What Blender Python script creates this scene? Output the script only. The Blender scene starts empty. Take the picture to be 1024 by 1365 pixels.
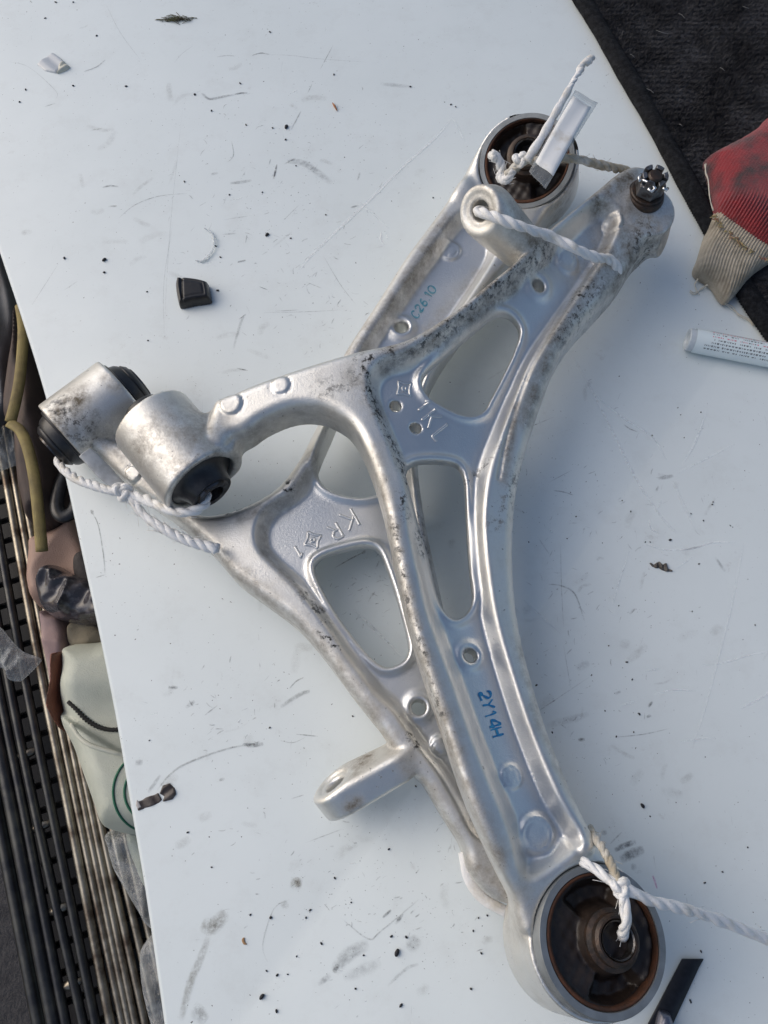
import bpy, bmesh, math, random
import numpy as np
from mathutils import Vector, Matrix
from mathutils.bvhtree import BVHTree
random.seed(7); rng = np.random.default_rng(7)
S = bpy.context.scene
COL = S.collection
# ------------------------------------------------------------------ camera
CZ, PHI, FPX = 0.45, math.radians(20), 1024.0
cam = bpy.data.cameras.new('camera'); cam.sensor_fit = 'HORIZONTAL'; cam.sensor_width = 36; cam.lens = 36
cam.clip_start = .01; cam.clip_end = 100
co = bpy.data.objects.new('camera', cam); COL.objects.link(co)
co.location = (0, 0, CZ); co.rotation_euler = (PHI, 0, 0); S.camera = co
# ------------------------------------------------------------------ light: bright open shade, sky mostly overcast
SUN_EL, SUN_AZ = math.radians(36), math.radians(-72)        # azimuth from +Y, clockwise
w = bpy.data.worlds.new('World'); S.world = w; w.use_nodes = True
wn = w.node_tree.nodes; wl = w.node_tree.links
sky = wn.new('ShaderNodeTexSky'); sky.sky_type = 'NISHITA'; sky.sun_disc = False
sky.sun_elevation = SUN_EL; sky.sun_rotation = SUN_AZ % (2*math.pi); sky.dust_density = 3.0; sky.air_density = 1.0; sky.ozone_density = 1.0
wl.new(sky.outputs[0], wn['Background'].inputs[0]); wn['Background'].inputs[1].default_value = 0.12
sl = bpy.data.lights.new('sun', 'SUN'); sl.energy = 1.15; sl.angle = math.radians(65); sl.color = (1, .96, .91)
so = bpy.data.objects.new('sun', sl); COL.objects.link(so)
sd_ = Vector((math.sin(SUN_AZ)*math.cos(SUN_EL), math.cos(SUN_AZ)*math.cos(SUN_EL), math.sin(SUN_EL)))
so.rotation_euler = sd_.to_track_quat('Z', 'Y').to_euler(); so.location = sd_*3
S.view_settings.view_transform = 'Standard'; S.view_settings.look = 'None'; S.view_settings.gamma = 1
S.view_settings.exposure = -0.03
S.cycles.max_bounces = 8; S.cycles.transparent_max_bounces = 12

# ------------------------------------------------------------------ helpers
mm = .001
def P(u, v, z=0.):
    """photo pixel + height above the table (mm) -> point in the place (m)"""
    a = (u-512)/FPX; b = (682.5-v)/FPX
    t = (CZ - z*mm)/(math.cos(PHI) - b*math.sin(PHI))
    return np.array((a*t, (math.sin(PHI)+b*math.cos(PHI))*t, z*mm))
def ray(u, v):
    p = P(u, v, 0); o = Vector((0, 0, CZ)); return o, (Vector(p)-o).normalized()

def mesh_np(name, V, F, smooth=True):
    V = np.asarray(V, np.float32); me = bpy.data.meshes.new(name)
    if isinstance(F, np.ndarray):
        n, k = F.shape; flat = F.astype(np.int32).ravel(); starts = np.arange(0, n*k, k, dtype=np.int32)
    else:
        flat = np.array([i for f in F for i in f], np.int32); L = [len(f) for f in F]
        starts = np.concatenate(([0], np.cumsum(L)[:-1])).astype(np.int32); n = len(F)
    me.vertices.add(len(V)); me.vertices.foreach_set('co', V.ravel())
    me.loops.add(len(flat)); me.loops.foreach_set('vertex_index', flat)
    me.polygons.add(n); me.polygons.foreach_set('loop_start', starts)
    me.update(calc_edges=True); me.validate()
    if smooth: me.polygons.foreach_set('use_smooth', np.ones(len(me.polygons), bool))
    return me
class MB:
    def __init__(s): s.V = []; s.F = []; s.n = 0
    def add(s, V, F):
        s.V.append(np.asarray(V, float).reshape(-1, 3)); s.F += [tuple(int(i)+s.n for i in f) for f in F]; s.n += len(s.V[-1])
    def me(s, name, smooth=True): return mesh_np(name, np.concatenate(s.V), s.F, smooth)
def thing(name, label, cat, loc, group=None):
    o = bpy.data.objects.new(name, None); COL.objects.link(o); o.location = loc; o.empty_display_size = .02
    o['label'] = label; o['category'] = cat
    if group: o['group'] = group
    return o
def wloc(o):
    l = Vector(o.location); 
    while o.parent: o = o.parent; l += Vector(o.location)
    return l
def part(name, me, mat, parent=None, label=None, kind=None):
    o = bpy.data.objects.new(name, me); COL.objects.link(o)
    if mat is not None:
        me.materials.clear(); me.materials.append(mat)
    if parent is not None: o.parent = parent; o.location = -wloc(parent)
    if label: o['label'] = label
    if kind: o['kind'] = kind
    return o
def single(name, me, mat, label, cat, group=None):
    """a thing that is one mesh; its origin is put at its base"""
    c = np.zeros(len(me.vertices)*3); me.vertices.foreach_get('co', c); c = c.reshape(-1, 3)
    b = Vector(((c[:, 0].min()+c[:, 0].max())/2, (c[:, 1].min()+c[:, 1].max())/2, c[:, 2].min()))
    me.transform(Matrix.Translation(-b)); o = part(name, me, mat); o.location = b
    o['label'] = label; o['category'] = cat
    if group: o['group'] = group
    return o

def catmull(pts, closed=True, n=6):
    p = np.asarray(pts, float); N = len(p); out = []
    rngi = range(N) if closed else range(N-1)
    for i in rngi:
        if closed: a, b, c, d = p[(i-1) % N], p[i], p[(i+1) % N], p[(i+2) % N]
        else: a, b, c, d = p[max(i-1, 0)], p[i], p[i+1], p[min(i+2, N-1)]
        for k in range(n):
            t = k/n
            out.append(.5*(2*b+(c-a)*t+(2*a-5*b+4*c-d)*t*t+(3*b-a-3*c+d)*t**3))
    if not closed: out.append(p[-1])
    return np.array(out)
def seg_dist(X, Y, pts, closed):
    """distance to a polyline; with closed also the inside mask"""
    d2 = np.full(X.shape, 1e9, np.float32); ins = np.zeros(X.shape, bool); n = len(pts)
    for i in range(n if closed else n-1):
        ax, ay = pts[i][:2]; bx, by = pts[(i+1) % n][:2]
        ex, ey = bx-ax, by-ay; L = ex*ex+ey*ey+1e-14
        px, py = X-ax, Y-ay
        t = np.clip((px*ex+py*ey)/L, 0, 1)
        d2 = np.minimum(d2, (px-ex*t)**2+(py-ey*t)**2)
        if closed:
            c = (ay > Y) != (by > Y)
            if abs(ey) > 1e-12: ins ^= c & (px < ex*py/ey)
    d = np.sqrt(d2)
    return np.where(ins, -d, d) if closed else d
def sst(x): x = np.clip(x, 0, 1); return x*x*(3-2*x)
def smin(a, b, k): h = np.clip(.5+.5*(b-a)/k, 0, 1); return b*(1-h)+a*h-k*h*(1-h)
def smax(a, b, k): return -smin(-a, -b, k)
class TPS:
    def __init__(s, pts):
        p = np.asarray(pts, float); s.c = p[:, :2]; s.m = s.c.mean(0); s.sc = s.c.std(); q = (s.c-s.m)/s.sc; s.q = q
        K = s.k(np.linalg.norm(q[:, None]-q[None], axis=2)); n = len(p); A = np.zeros((n+3, n+3)); A[:n, :n] = K+np.eye(n)*.02
        A[:n, n] = 1; A[:n, n+1:] = q; A[n, :n] = 1; A[n+1:, :n] = q.T
        s.w = np.linalg.solve(A, np.concatenate((p[:, 2], [0, 0, 0])))
    @staticmethod
    def k(r): return r*r*np.log(r+1e-9)
    def __call__(s, x, y):
        x = (np.asarray(x, float)-s.m[0])/s.sc; y = (np.asarray(y, float)-s.m[1])/s.sc; n = len(s.q)
        o = s.w[n]+s.w[n+1]*x+s.w[n+2]*y
        for i in range(n): o = o+s.w[i]*s.k(np.hypot(x-s.q[i, 0], y-s.q[i, 1]))
        return o
def surface_nets(F, org, h, smooth=2):
    Sg = F < 0
    cnt = np.zeros(tuple(n-1 for n in F.shape), np.uint8)
    sl = lambda a, d: a[d[0]:a.shape[0]-1+d[0], d[1]:a.shape[1]-1+d[1], d[2]:a.shape[2]-1+d[2]]
    for d in np.ndindex(2, 2, 2): cnt += sl(Sg, d)
    idx = np.argwhere((cnt > 0) & (cnt < 8)); K = len(idx)
    pos = np.zeros((K, 3)); c = np.zeros(K)
    for ax in range(3):
        for d in np.ndindex(2, 2):
            o0 = np.insert(np.array(d), ax, 0); o1 = o0.copy(); o1[ax] = 1
            i0 = idx+o0; i1 = idx+o1
            f0 = F[i0[:, 0], i0[:, 1], i0[:, 2]]; f1 = F[i1[:, 0], i1[:, 1], i1[:, 2]]
            m = (f0 < 0) != (f1 < 0); t = np.where(m, f0/np.where(m, f0-f1, 1), 0)
            q = np.tile(o0.astype(float), (K, 1)); q[:, ax] += t; pos[m] += q[m]; c[m] += 1
    V = (idx+pos/c[:, None])*h+np.array(org)
    im = np.full(cnt.shape, -1, np.int32); im[idx[:, 0], idx[:, 1], idx[:, 2]] = np.arange(K)
    Q = []
    for ax in range(3):
        b, g = (ax+1) % 3, (ax+2) % 3
        s0 = [slice(None)]*3; s1 = [slice(None)]*3; s0[ax] = slice(0, -1); s1[ax] = slice(1, None)
        for q in (b, g): s0[q] = slice(1, -1); s1[q] = slice(1, -1)
        A, B = Sg[tuple(s0)], Sg[tuple(s1)]
        e = np.argwhere(A != B); inside = A[e[:, 0], e[:, 1], e[:, 2]]
        e = e.copy(); e[:, b] += 1; e[:, g] += 1
        def cell(db, dg): r = e.copy(); r[:, b] -= db; r[:, g] -= dg; return im[r[:, 0], r[:, 1], r[:, 2]]
        q = np.stack((cell(1, 1), cell(0, 1), cell(0, 0), cell(1, 0)), 1)
        q[~inside] = q[~inside][:, ::-1]; Q.append(q)
    Q = np.concatenate(Q); Q = Q[(Q >= 0).all(1)]
    E = np.concatenate([Q[:, [i, (i+1) % 4]] for i in range(4)]); E = np.concatenate((E, E[:, ::-1]))
    deg = np.bincount(E[:, 0], minlength=K)+1e-9
    for lam in (.5, -.53)*smooth:
        nb = np.stack([np.bincount(E[:, 0], weights=V[E[:, 1], a], minlength=K)/deg for a in range(3)], 1)
        V = V+lam*(nb-V)
    return V, Q
class Vol:
    """signed distance volume; features are added in their own neighbourhood"""
    def __init__(s, lo, hi, h):
        s.h = h; s.lo = np.array(lo, float); n = np.ceil((np.array(hi)-s.lo)/h).astype(int)+1
        s.ax = [(s.lo[i]+np.arange(n[i])*h).astype(np.float32) for i in range(3)]
        s.X, s.Y = np.meshgrid(s.ax[0], s.ax[1], indexing='ij'); s.F = None; s.Z = s.ax[2][None, None, :]
    def local(s, c, r, fn):
        sl = []
        for i in range(3):
            a = int(np.floor((c[i]-r-s.lo[i])/s.h)); b = int(np.ceil((c[i]+r-s.lo[i])/s.h))+1
            sl.append(slice(max(a, 0), max(min(b, len(s.ax[i])), 0)))
        sl = tuple(sl); x = s.ax[0][sl[0]][:, None, None]; y = s.ax[1][sl[1]][None, :, None]; z = s.ax[2][sl[2]][None, None, :]
        s.F[sl] = fn(s.F[sl], x, y, z)
def d_cyl(x, y, z, c, a, R, hl, r=.002):
    dx, dy, dz = x-c[0], y-c[1], z-c[2]; t = dx*a[0]+dy*a[1]+dz*a[2]
    rad = np.sqrt(np.maximum(dx*dx+dy*dy+dz*dz-t*t, 0)); q0 = rad-R+r; q1 = np.abs(t)-hl+r
    return np.minimum(np.maximum(q0, q1), 0)+np.hypot(np.maximum(q0, 0), np.maximum(q1, 0))-r
def d_cap(x, y, z, A, B, ra, rb):
    A = np.asarray(A); B = np.asarray(B); e = B-A; L = e@e
    t = np.clip(((x-A[0])*e[0]+(y-A[1])*e[1]+(z-A[2])*e[2])/L, 0, 1)
    return np.sqrt((x-A[0]-e[0]*t)**2+(y-A[1]-e[1]*t)**2+(z-A[2]-e[2]*t)**2)-(ra+(rb-ra)*t)
def unit(v): v = np.asarray(v, float); return v/np.linalg.norm(v)
def frame(a):
    a = unit(a); u = unit(np.cross((0, 1, 0) if abs(a[1]) < .9 else (1, 0, 0), a)); return u, np.cross(a, u), a
def waves(seed, n, kmin, kmax):
    r = np.random.default_rng(seed); k = np.exp(r.uniform(math.log(kmin), math.log(kmax), n)); th = r.uniform(0, 6.283, n); ph = r.uniform(0, 6.283, n)
    return lambda x, y: sum(np.sin(k[i]*(np.cos(th[i])*x+np.sin(th[i])*y)+ph[i])*(kmin/k[i])**.6 for i in range(n))/math.sqrt(n)
def tube(mb, pts, rad, ns=8, caps=True, flat=1.0, up=None):
    p = np.asarray(pts, float); n = len(p); T = np.gradient(p, axis=0); T /= np.linalg.norm(T, axis=1)[:, None]+1e-12
    u = np.cross(T[0], (0, 0, 1.) if abs(T[0][2]) < .9 else (1., 0, 0)) if up is None else np.cross(T[0], up)
    u = unit(u); V = []; rad = np.broadcast_to(rad, (n,))
    for i in range(n):
        u = u-T[i]*(u@T[i]) if up is None else np.cross(T[i], up); u = unit(u); b = np.cross(T[i], u)
        for k in range(ns):
            a = 2*math.pi*k/ns; V.append(p[i]+rad[i]*(math.cos(a)*u+math.sin(a)*b*flat))
    F = [(i*ns+k, i*ns+(k+1) % ns, (i+1)*ns+(k+1) % ns, (i+1)*ns+k) for i in range(n-1) for k in range(ns)]
    if caps: F += [tuple(range(ns-1, -1, -1)), tuple(range((n-1)*ns, n*ns))]
    mb.add(V, F)
def resample(p, step):
    p = np.asarray(p, float); s = np.concatenate(([0], np.cumsum(np.linalg.norm(np.diff(p, axis=0), axis=1))))
    q = np.linspace(0, s[-1], max(3, int(s[-1]/step))); return np.stack([np.interp(q, s, p[:, i]) for i in range(3)], 1), q
def rope(mb, pts, r, pitch=.022, strands=3, fuzz=0, seed=1, taper=None):
    r = r*.86; fuzz = fuzz*2
    p, s = resample(catmull(pts, False, 10), .0012); n = len(p); rr = np.random.default_rng(seed)
    T = np.gradient(p, axis=0); T /= np.linalg.norm(T, axis=1)[:, None]; u = unit(np.cross(T[0], (.1, .2, 1))); U = []; B = []
    for i in range(n): u = unit(u-T[i]*(u@T[i])); U.append(u); B.append(np.cross(T[i], u))
    U = np.array(U); B = np.array(B); tp = np.ones(n) if taper is None else np.interp(s/s[-1], *zip(*taper))
    wob = 1+.10*np.sin(s/.007+seed)+.07*np.sin(s/.0031+2*seed)
    for k in range(strands):
        a = (2*math.pi*(s/pitch+k/strands)+.9*np.sin(s/.013+seed)+.5*np.sin(s/.0047+k*2))[:, None]; off = .42*r*(tp*wob)[:, None]
        tube(mb, p+off*(np.cos(a)*U+np.sin(a)*B), .66*r*tp*(1+.10*np.sin(s/.005+k)+.05*np.sin(s/.0019+3*k)), 8)
    for _ in range(fuzz):
        i = rr.integers(2, n-3); a = rr.uniform(0, 6.28); d = math.cos(a)*U[i]+math.sin(a)*B[i]; q = p[i]+d*r*.9*tp[i]; L = rr.uniform(.002, .007)
        t = T[i]*rr.choice([-1, 1])
        tube(mb, [q, q+t*L*.5+d*L*.25, q+t*L*.9+d*L*rr.uniform(.2, .7)], .00013, 3)
def knot(mb, c, r, R, ax=(0, 0, 1), seed=1):
    u, v, a = frame(ax); t = np.linspace(0, 2*math.pi, 40)
    x = (np.sin(t)+2*np.sin(2*t))/3; y = (np.cos(t)-2*np.cos(2*t))/3; z = -np.sin(3*t)
    p = np.asarray(c)+R*(x[:, None]*u+y[:, None]*v+.55*z[:, None]*a)
    rope(mb, p, r, .016, 3, 2, seed)
def lathe(prof, c, a, n=48, closed=False):
    u, v, a = frame(a); V = []; m = len(prof)
    for k in range(n):
        t = 2*math.pi*k/n; d = math.cos(t)*u+math.sin(t)*v
        for (r, h) in prof: V.append(np.asarray(c)+d*r+a*h)
    F = [(k*m+j, ((k+1) % n)*m+j, ((k+1) % n)*m+(j+1) % m, k*m+(j+1) % m) for k in range(n) for j in range(m if closed else m-1)]
    return np.array(V), F
def lathe_me(name, prof, c, a, n=64, closed=False, ang=35):
    mb = MB(); mb.add(*lathe(prof, c, a, n, closed)); me = mb.me(name)
    try: me.set_sharp_from_angle(angle=math.radians(ang))
    except Exception: pass
    return me
def pillow(outline, z0, H, wdt, res, wr=None, zf=None, k=.002, smooth=2, bot=.002, spline=5):
    """a soft or moulded solid: outline in plan, domed top, flat underside; z0,H,wdt in mm"""
    pts = [P(u, v, z0) for u, v in outline]; pts = catmull(np.array(pts)[:, :2], True, spline) if spline else np.array(pts)[:, :2]
    lo = pts.min(0)-.006; hi = pts.max(0)+.006; z0 = z0*mm; H = H*mm; wdt = wdt*mm
    vo = Vol((*lo, z0-bot-.01), (*hi, z0+H*1.6+.012), res*mm)
    sd = seg_dist(vo.X, vo.Y, pts, True); q = np.clip(-sd/wdt, 0, 1); top = z0+H*np.sqrt(1-(1-q)**2)
    base = 0
    if zf is not None: base = zf(vo.X, vo.Y)
    if wr is not None: top = top+wr(vo.X, vo.Y, sd)
    top = top+base
    vo.F = smax(smax(sd[..., None], vo.Z-top[..., None], k), (z0-bot+base*np.ones_like(sd))[..., None]-vo.Z, k)
    return surface_nets(vo.F, vo.lo, vo.h, smooth)

# ------------------------------------------------------------------ materials
class NT:
    def __init__(s, name):
        s.m = bpy.data.materials.new(name); s.m.use_nodes = True; s.n = s.m.node_tree.nodes; s.l = s.m.node_tree.links
        s.b = s.n['Principled BSDF']; s.tc = s.n.new('ShaderNodeTexCoord').outputs['Object']
    def set(s, **k):
        for a, v in k.items():
            i = s.b.inputs[a.replace('_', ' ')]
            if hasattr(v, 'is_linked'): s.l.new(v, i)
            else: i.default_value = v
    def noise(s, scale, detail=4, rough=.6, vec=None, dist=0):
        t = s.n.new('ShaderNodeTexNoise'); t.inputs['Scale'].default_value = scale; t.inputs['Detail'].default_value = detail
        t.inputs['Roughness'].default_value = rough; t.inputs['Distortion'].default_value = dist
        s.l.new(vec or s.tc, t.inputs['Vector']); return t.outputs['Fac']
    def vor(s, scale, feat='F1', vec=None):
        t = s.n.new('ShaderNodeTexVoronoi'); t.inputs['Scale'].default_value = scale; t.feature = feat; s.l.new(vec or s.tc, t.inputs['Vector']); return t.outputs['Distance']
    def wave(s, scale, dist=2, vec=None, detail=2):
        t = s.n.new('ShaderNodeTexWave'); t.inputs['Scale'].default_value = scale; t.inputs['Distortion'].default_value = dist; t.inputs['Detail'].default_value = detail
        s.l.new(vec or s.tc, t.inputs['Vector']); return t.outputs['Fac']
    def mapping(s, scale, rot=(0, 0, 0)):
        t = s.n.new('ShaderNodeMapping'); t.inputs['Scale'].default_value = scale; t.inputs['Rotation'].default_value = rot; s.l.new(s.tc, t.inputs['Vector']); return t.outputs[0]
    def rng(s, x, a, b, c=0., d=1.):
        t = s.n.new('ShaderNodeMapRange'); s.l.new(x, t.inputs[0])
        for i, q in enumerate((a, b, c, d)): t.inputs[i+1].default_value = q
        return t.outputs[0]
    def math(s, op, a, b=None):
        t = s.n.new('ShaderNodeMath'); t.operation = op; t.use_clamp = False
        for i, q in enumerate((a, b)):
            if q is None: continue
            if hasattr(q, 'is_linked'): s.l.new(q, t.inputs[i])
            else: t.inputs[i].default_value = q
        return t.outputs[0]
    def clamp(s, a): t = s.n.new('ShaderNodeClamp'); s.l.new(a, t.inputs[0]); return t.outputs[0]
    def mix(s, f, a, b):
        t = s.n.new('ShaderNodeMix'); t.data_type = 'RGBA'
        for i, q in ((0, f), (6, a), (7, b)):
            if hasattr(q, 'is_linked'): s.l.new(q, t.inputs[i])
            elif i == 0: t.inputs[0].default_value = q
            else: t.inputs[i].default_value = (*q, 1)
        return t.outputs[2]
    def attr(s, name): t = s.n.new('ShaderNodeAttribute'); t.attribute_name = name; return t.outputs['Fac']
    def bump(s, h, strength=.3, dist=.001):
        t = s.n.new('ShaderNodeBump'); t.inputs['Strength'].default_value = strength; t.inputs['Distance'].default_value = dist; s.l.new(h, t.inputs['Height'])
        s.l.new(t.outputs[0], s.b.inputs['Normal']); return t
def simple(name, c, rough=.6, metal=0., c2=None, scale=200, lo=.4, hi=.65, bump=None, **kw):
    t = NT(name); t.set(Roughness=rough, Metallic=metal, Base_Color=(*c, 1), **kw)
    if c2: t.set(Base_Color=t.mix(t.rng(t.noise(scale, 5), lo, hi), c, c2))
    if bump: t.bump(t.noise(bump[0], 4), bump[1], bump[2])
    return t.m
def alum(name, dirt_global=.5, bright=1.0):
    t = NT(name); d = t.attr('dirt'); rim = t.attr('rim'); blk = t.attr('black')
    big = t.noise(28, 5, .6); mid = t.noise(120, 6, .65); fine = t.noise(520, 5, .7)
    c = t.mix(t.math('MULTIPLY', rim, t.rng(big, .3, .65, .25, 1)), tuple(bright*q for q in (.745, .745, .73)), tuple(bright*q for q in (.78, .76, .71)))
    c = t.mix(t.math('MULTIPLY', t.rng(mid, .46, .66), .45), c, (.80, .795, .775))           # chalky oxide patches
    c = t.mix(t.math('MULTIPLY', t.rng(t.noise(75, 6, .7), .50, .72), t.math('ADD', t.math('MULTIPLY', rim, .22), .04)), c, (.45, .41, .34))
    # grime with shape of its own
    g = t.clamp(t.math('MULTIPLY', d, t.rng(t.noise(80, 9, .8), .36, .66)))
    c = t.mix(g, c, (.15, .122, .085))
    spk = t.math('MULTIPLY', t.rng(t.noise(330, 3, .6), .69, .72), t.math('ADD', t.math('MULTIPLY', rim, .45), .08))
    k = t.clamp(t.math('ADD', t.clamp(t.math('MULTIPLY', blk, t.rng(t.noise(240, 10, .8), .505, .575))), spk))
    c = t.mix(k, c, (.02, .019, .017))
    cover = t.clamp(t.math('ADD', t.math('MULTIPLY', g, .8), k))
    t.set(Base_Color=c, Metallic=t.rng(cover, 0, 1, .93, .1), Roughness=t.math('ADD', t.rng(big, .3, .7, .30, .42), t.math('MULTIPLY', t.math('ADD', cover, t.math('MULTIPLY', rim, .25)), .3)))
    t.bump(t.math('ADD', t.math('MULTIPLY', t.noise(1100, 3, .7), .55), t.math('MULTIPLY', fine, .45)), .42, .0006)
    return t.m
M = {}
M['alum'] = alum('satin_aluminium')
M['steel_ring'] = simple('zinc_steel', (.30, .32, .33), .5, .6, (.23, .245, .25), 90, bump=(600, .15, .0004))
M['rust'] = simple('rusty_steel', (.10, .037, .016), .75, .1, (.04, .02, .012), 150, bump=(700, .4, .0006))
M['rubber'] = simple('bush_rubber', (.019, .0125, .0095), .45, 0, (.045, .031, .023), 70, .48, .72, bump=(300, .3, .0006))
M['black_rubber'] = simple('black_rubber', (.012, .012, .014), .36, 0, (.03, .03, .032), 150, bump=(500, .2, .0004))
M['dark_steel'] = simple('dark_steel', (.11, .11, .115), .33, .85, (.05, .042, .036), 300, .42, .6, bump=(700, .3, .0005))
M['black_iron'] = simple('oily_iron', (.030, .024, .020), .42, .35, (.065, .04, .027), 260, bump=(600, .4, .0006))
M['bright_steel'] = simple('bright_steel', (.75, .75, .75), .22, 1)
t = NT('rope_fibre'); st = t.noise(900, 3, .7, t.mapping((1, 1, .3)))
t.set(Base_Color=t.mix(t.rng(t.noise(90, 5), .5, .72), (.84, .835, .82), (.66, .62, .54)), Roughness=.5, Sheen_Weight=.2); t.set(Subsurface_Weight=.0)
t.bump(st, .55, .0008); M['rope'] = t.m
t = NT('rope_soiled'); t.set(Base_Color=t.mix(t.rng(t.noise(110, 5), .35, .6), (.74, .72, .66), (.42, .36, .26)), Roughness=.6); t.bump(t.noise(900, 3), .55, .0008); M['rope_soiled'] = t.m
t = NT('white_table'); n1 = t.noise(9, 5, .6); spk = t.rng(t.noise(420, 2, .5), .745, .765)
sp2 = t.math('MULTIPLY', t.rng(t.noise(700, 2, .5), .72, .75), t.rng(t.noise(14, 3), .45, .6))
scr = t.math('MULTIPLY', t.rng(t.noise(60, 3, .6, t.mapping((14, .9, 1), (0, 0, .6)), 1.2), .70, .76), t.rng(t.noise(18, 3), .52, .62))
scr2 = t.math('MULTIPLY', t.rng(t.noise(60, 3, .6, t.mapping((16, 1.0, 1), (0, 0, -1.0)), 1.5), .71, .77), t.rng(t.noise(23, 3), .52, .62))
sm = t.math('MULTIPLY', t.rng(t.noise(70, 6, .75), .60, .74), t.rng(t.noise(11, 3), .5, .64))
c = t.mix(t.rng(n1, .35, .7), (.725, .78, .785), (.68, .735, .74))
c = t.mix(t.math('MULTIPLY', sm, .5), c, (.36, .36, .35))
c = t.mix(t.math('MULTIPLY', t.clamp(t.math('ADD', scr, scr2)), .55), c, (.22, .23, .25))
c = t.mix(t.math('MULTIPLY', t.rng(t.noise(34, 7, .75), .52, .74), .16), c, (.42, .42, .40))
c = t.mix(t.clamp(t.math('ADD', spk, sp2)), c, (.07, .07, .075))
t.set(Base_Color=c, Roughness=t.rng(n1, .3, .7, .30, .42), Specular_IOR_Level=.45); t.bump(t.noise(260, 3), .05, .0004); M['table'] = t.m
def marks_mat(name, col, nz=(300, .36, .62)):
    t = NT(name); a = t.attr('a'); tr = t.n.new('ShaderNodeBsdfTransparent'); mx = t.n.new('ShaderNodeMixShader')
    f = t.clamp(t.math('MULTIPLY', a, t.rng(t.noise(nz[0], 8, .8), nz[1], nz[2]))); t.set(Base_Color=(*col, 1), Roughness=.75)
    t.l.new(f, mx.inputs[0]); t.l.new(tr.outputs[0], mx.inputs[1]); t.l.new(t.b.outputs[0], mx.inputs[2]); t.l.new(mx.outputs[0], t.n['Material Output'].inputs[0]); return t.m
M['mark_dark'] = marks_mat('dark_scuff', (.10, .105, .115)); M['mark_light'] = marks_mat('pale_scratch', (.88, .89, .90), (200, .2, .7)); M['mark_pink'] = marks_mat('pink_ink', (.75, .10, .45)); M['mark_brown'] = marks_mat('brown_smear', (.23, .20, .15))
t = NT('blue_ink'); t.set(Base_Color=t.mix(t.rng(t.noise(400, 4), .35, .65), (.01, .16, .40), (.05, .33, .55)), Roughness=.4); M['ink'] = t.m
t = NT('teal_ink'); t.set(Base_Color=t.mix(t.rng(t.noise(400, 4), .35, .65), (.05, .26, .36), (.22, .42, .48)), Roughness=.45); M['ink2'] = t.m
def clear(name, tint=(.9, .92, .93), op=.12, rough=.10, bump=(120, .5, .004)):
    t = NT(name); tr = t.n.new('ShaderNodeBsdfTransparent'); tr.inputs[0].default_value = (*tint, 1); mx = t.n.new('ShaderNodeMixShader')
    lw = t.n.new('ShaderNodeLayerWeight'); lw.inputs[0].default_value = .45
    f = t.clamp(t.math('ADD', t.math('MULTIPLY', lw.outputs['Facing'], .38), op)); t.set(Base_Color=(.75, .77, .78, 1), Roughness=rough, Specular_IOR_Level=.8)
    t.l.new(f, mx.inputs[0]); t.l.new(tr.outputs[0], mx.inputs[1]); t.l.new(t.b.outputs[0], mx.inputs[2]); t.l.new(mx.outputs[0], t.n['Material Output'].inputs[0])
    t.bump(t.noise(bump[0], 3), bump[1], bump[2]); return t.m
M['clear'] = clear('clear_film', bump=(140, .9, .006)); M['clear_tag'] = clear('laminate_film', op=.08, rough=.15, bump=(90, .2, .001))
M['paper'] = simple('tag_paper', (.86, .86, .84), .6, 0, (.62, .57, .48), 60, .57, .74)
M['carpet'] = simple('black_carpet', (.026, .026, .030), .9, 0, (.066, .066, .072), 60, bump=(300, .5, .002))
M['binding'] = simple('black_binding', (.010, .0105, .012), .95, 0, (.024, .025, .028), 260, bump=(700, .9, .0016), Specular_IOR_Level=.15)
# ------------------------------------------------------------------ the setting
me = mesh_np('ground', [(-30, -30, -.75), (30, -30, -.75), (30, 30, -.75), (-30, 30, -.75)], [(0, 1, 2, 3)], False)
t = NT('asphalt'); t.set(Base_Color=t.mix(t.rng(t.noise(60, 6, .7), .35, .7), (.03, .029, .032), (.075, .07, .07)), Roughness=.9); t.bump(t.noise(220, 5), .8, .006)
part('ground', me, t.m, kind='structure')
# ------------------------------------------------------------------ table
edge = [(-120, -60), (-62, 150), (0, 340), (32, 437), (60, 530), (85, 632), (108, 738), (132, 850), (154, 962), (173, 1075), (191, 1180), (206, 1282), (219, 1375), (236, 1500)]
E = catmull([P(u, v, 0)[:2] for u, v in edge], False, 5)
bot = P(236, 1500, 0)[1]
poly = np.array([(.62, bot), (.62, .78), (E[0][0], .78)] + [tuple(e) for e in E])   # counter-clockwise seen from above
def inset(p, d):
    q = np.roll(p, 1, 0); r = np.roll(p, -1, 0); t = r-q; t /= np.linalg.norm(t, axis=1)[:, None]; n = np.stack((-t[:, 1], t[:, 0]), 1); return p+n*d
V = []; N = len(poly); rings = []
for d, z in ((.0016, -.024), (0, -.0225), (0, -.0022), (.0007, -.0007), (.0024, 0)):
    q = inset(poly, d); rings.append(len(V)); V += [(x, y, z) for x, y in q]
F = [(rings[k]+i, rings[k]+(i+1) % N, rings[k+1]+(i+1) % N, rings[k+1]+i) for k in range(len(rings)-1) for i in range(N)]
F += [tuple(rings[-1]+i for i in range(N)), tuple(rings[0]+i for i in reversed(range(N)))]
table = thing('table', 'white plastic tabletop strewn with scuffs and black specks, under the two metal arms', 'table', (.2, .2, -.75))
me = mesh_np('tabletop', V, F, False); part('tabletop', me, M['table'], table)
mb = MB()
for x, y in ((.05, .1), (.55, .0), (.55, .72), (-.2, .70)):
    pass
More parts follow.
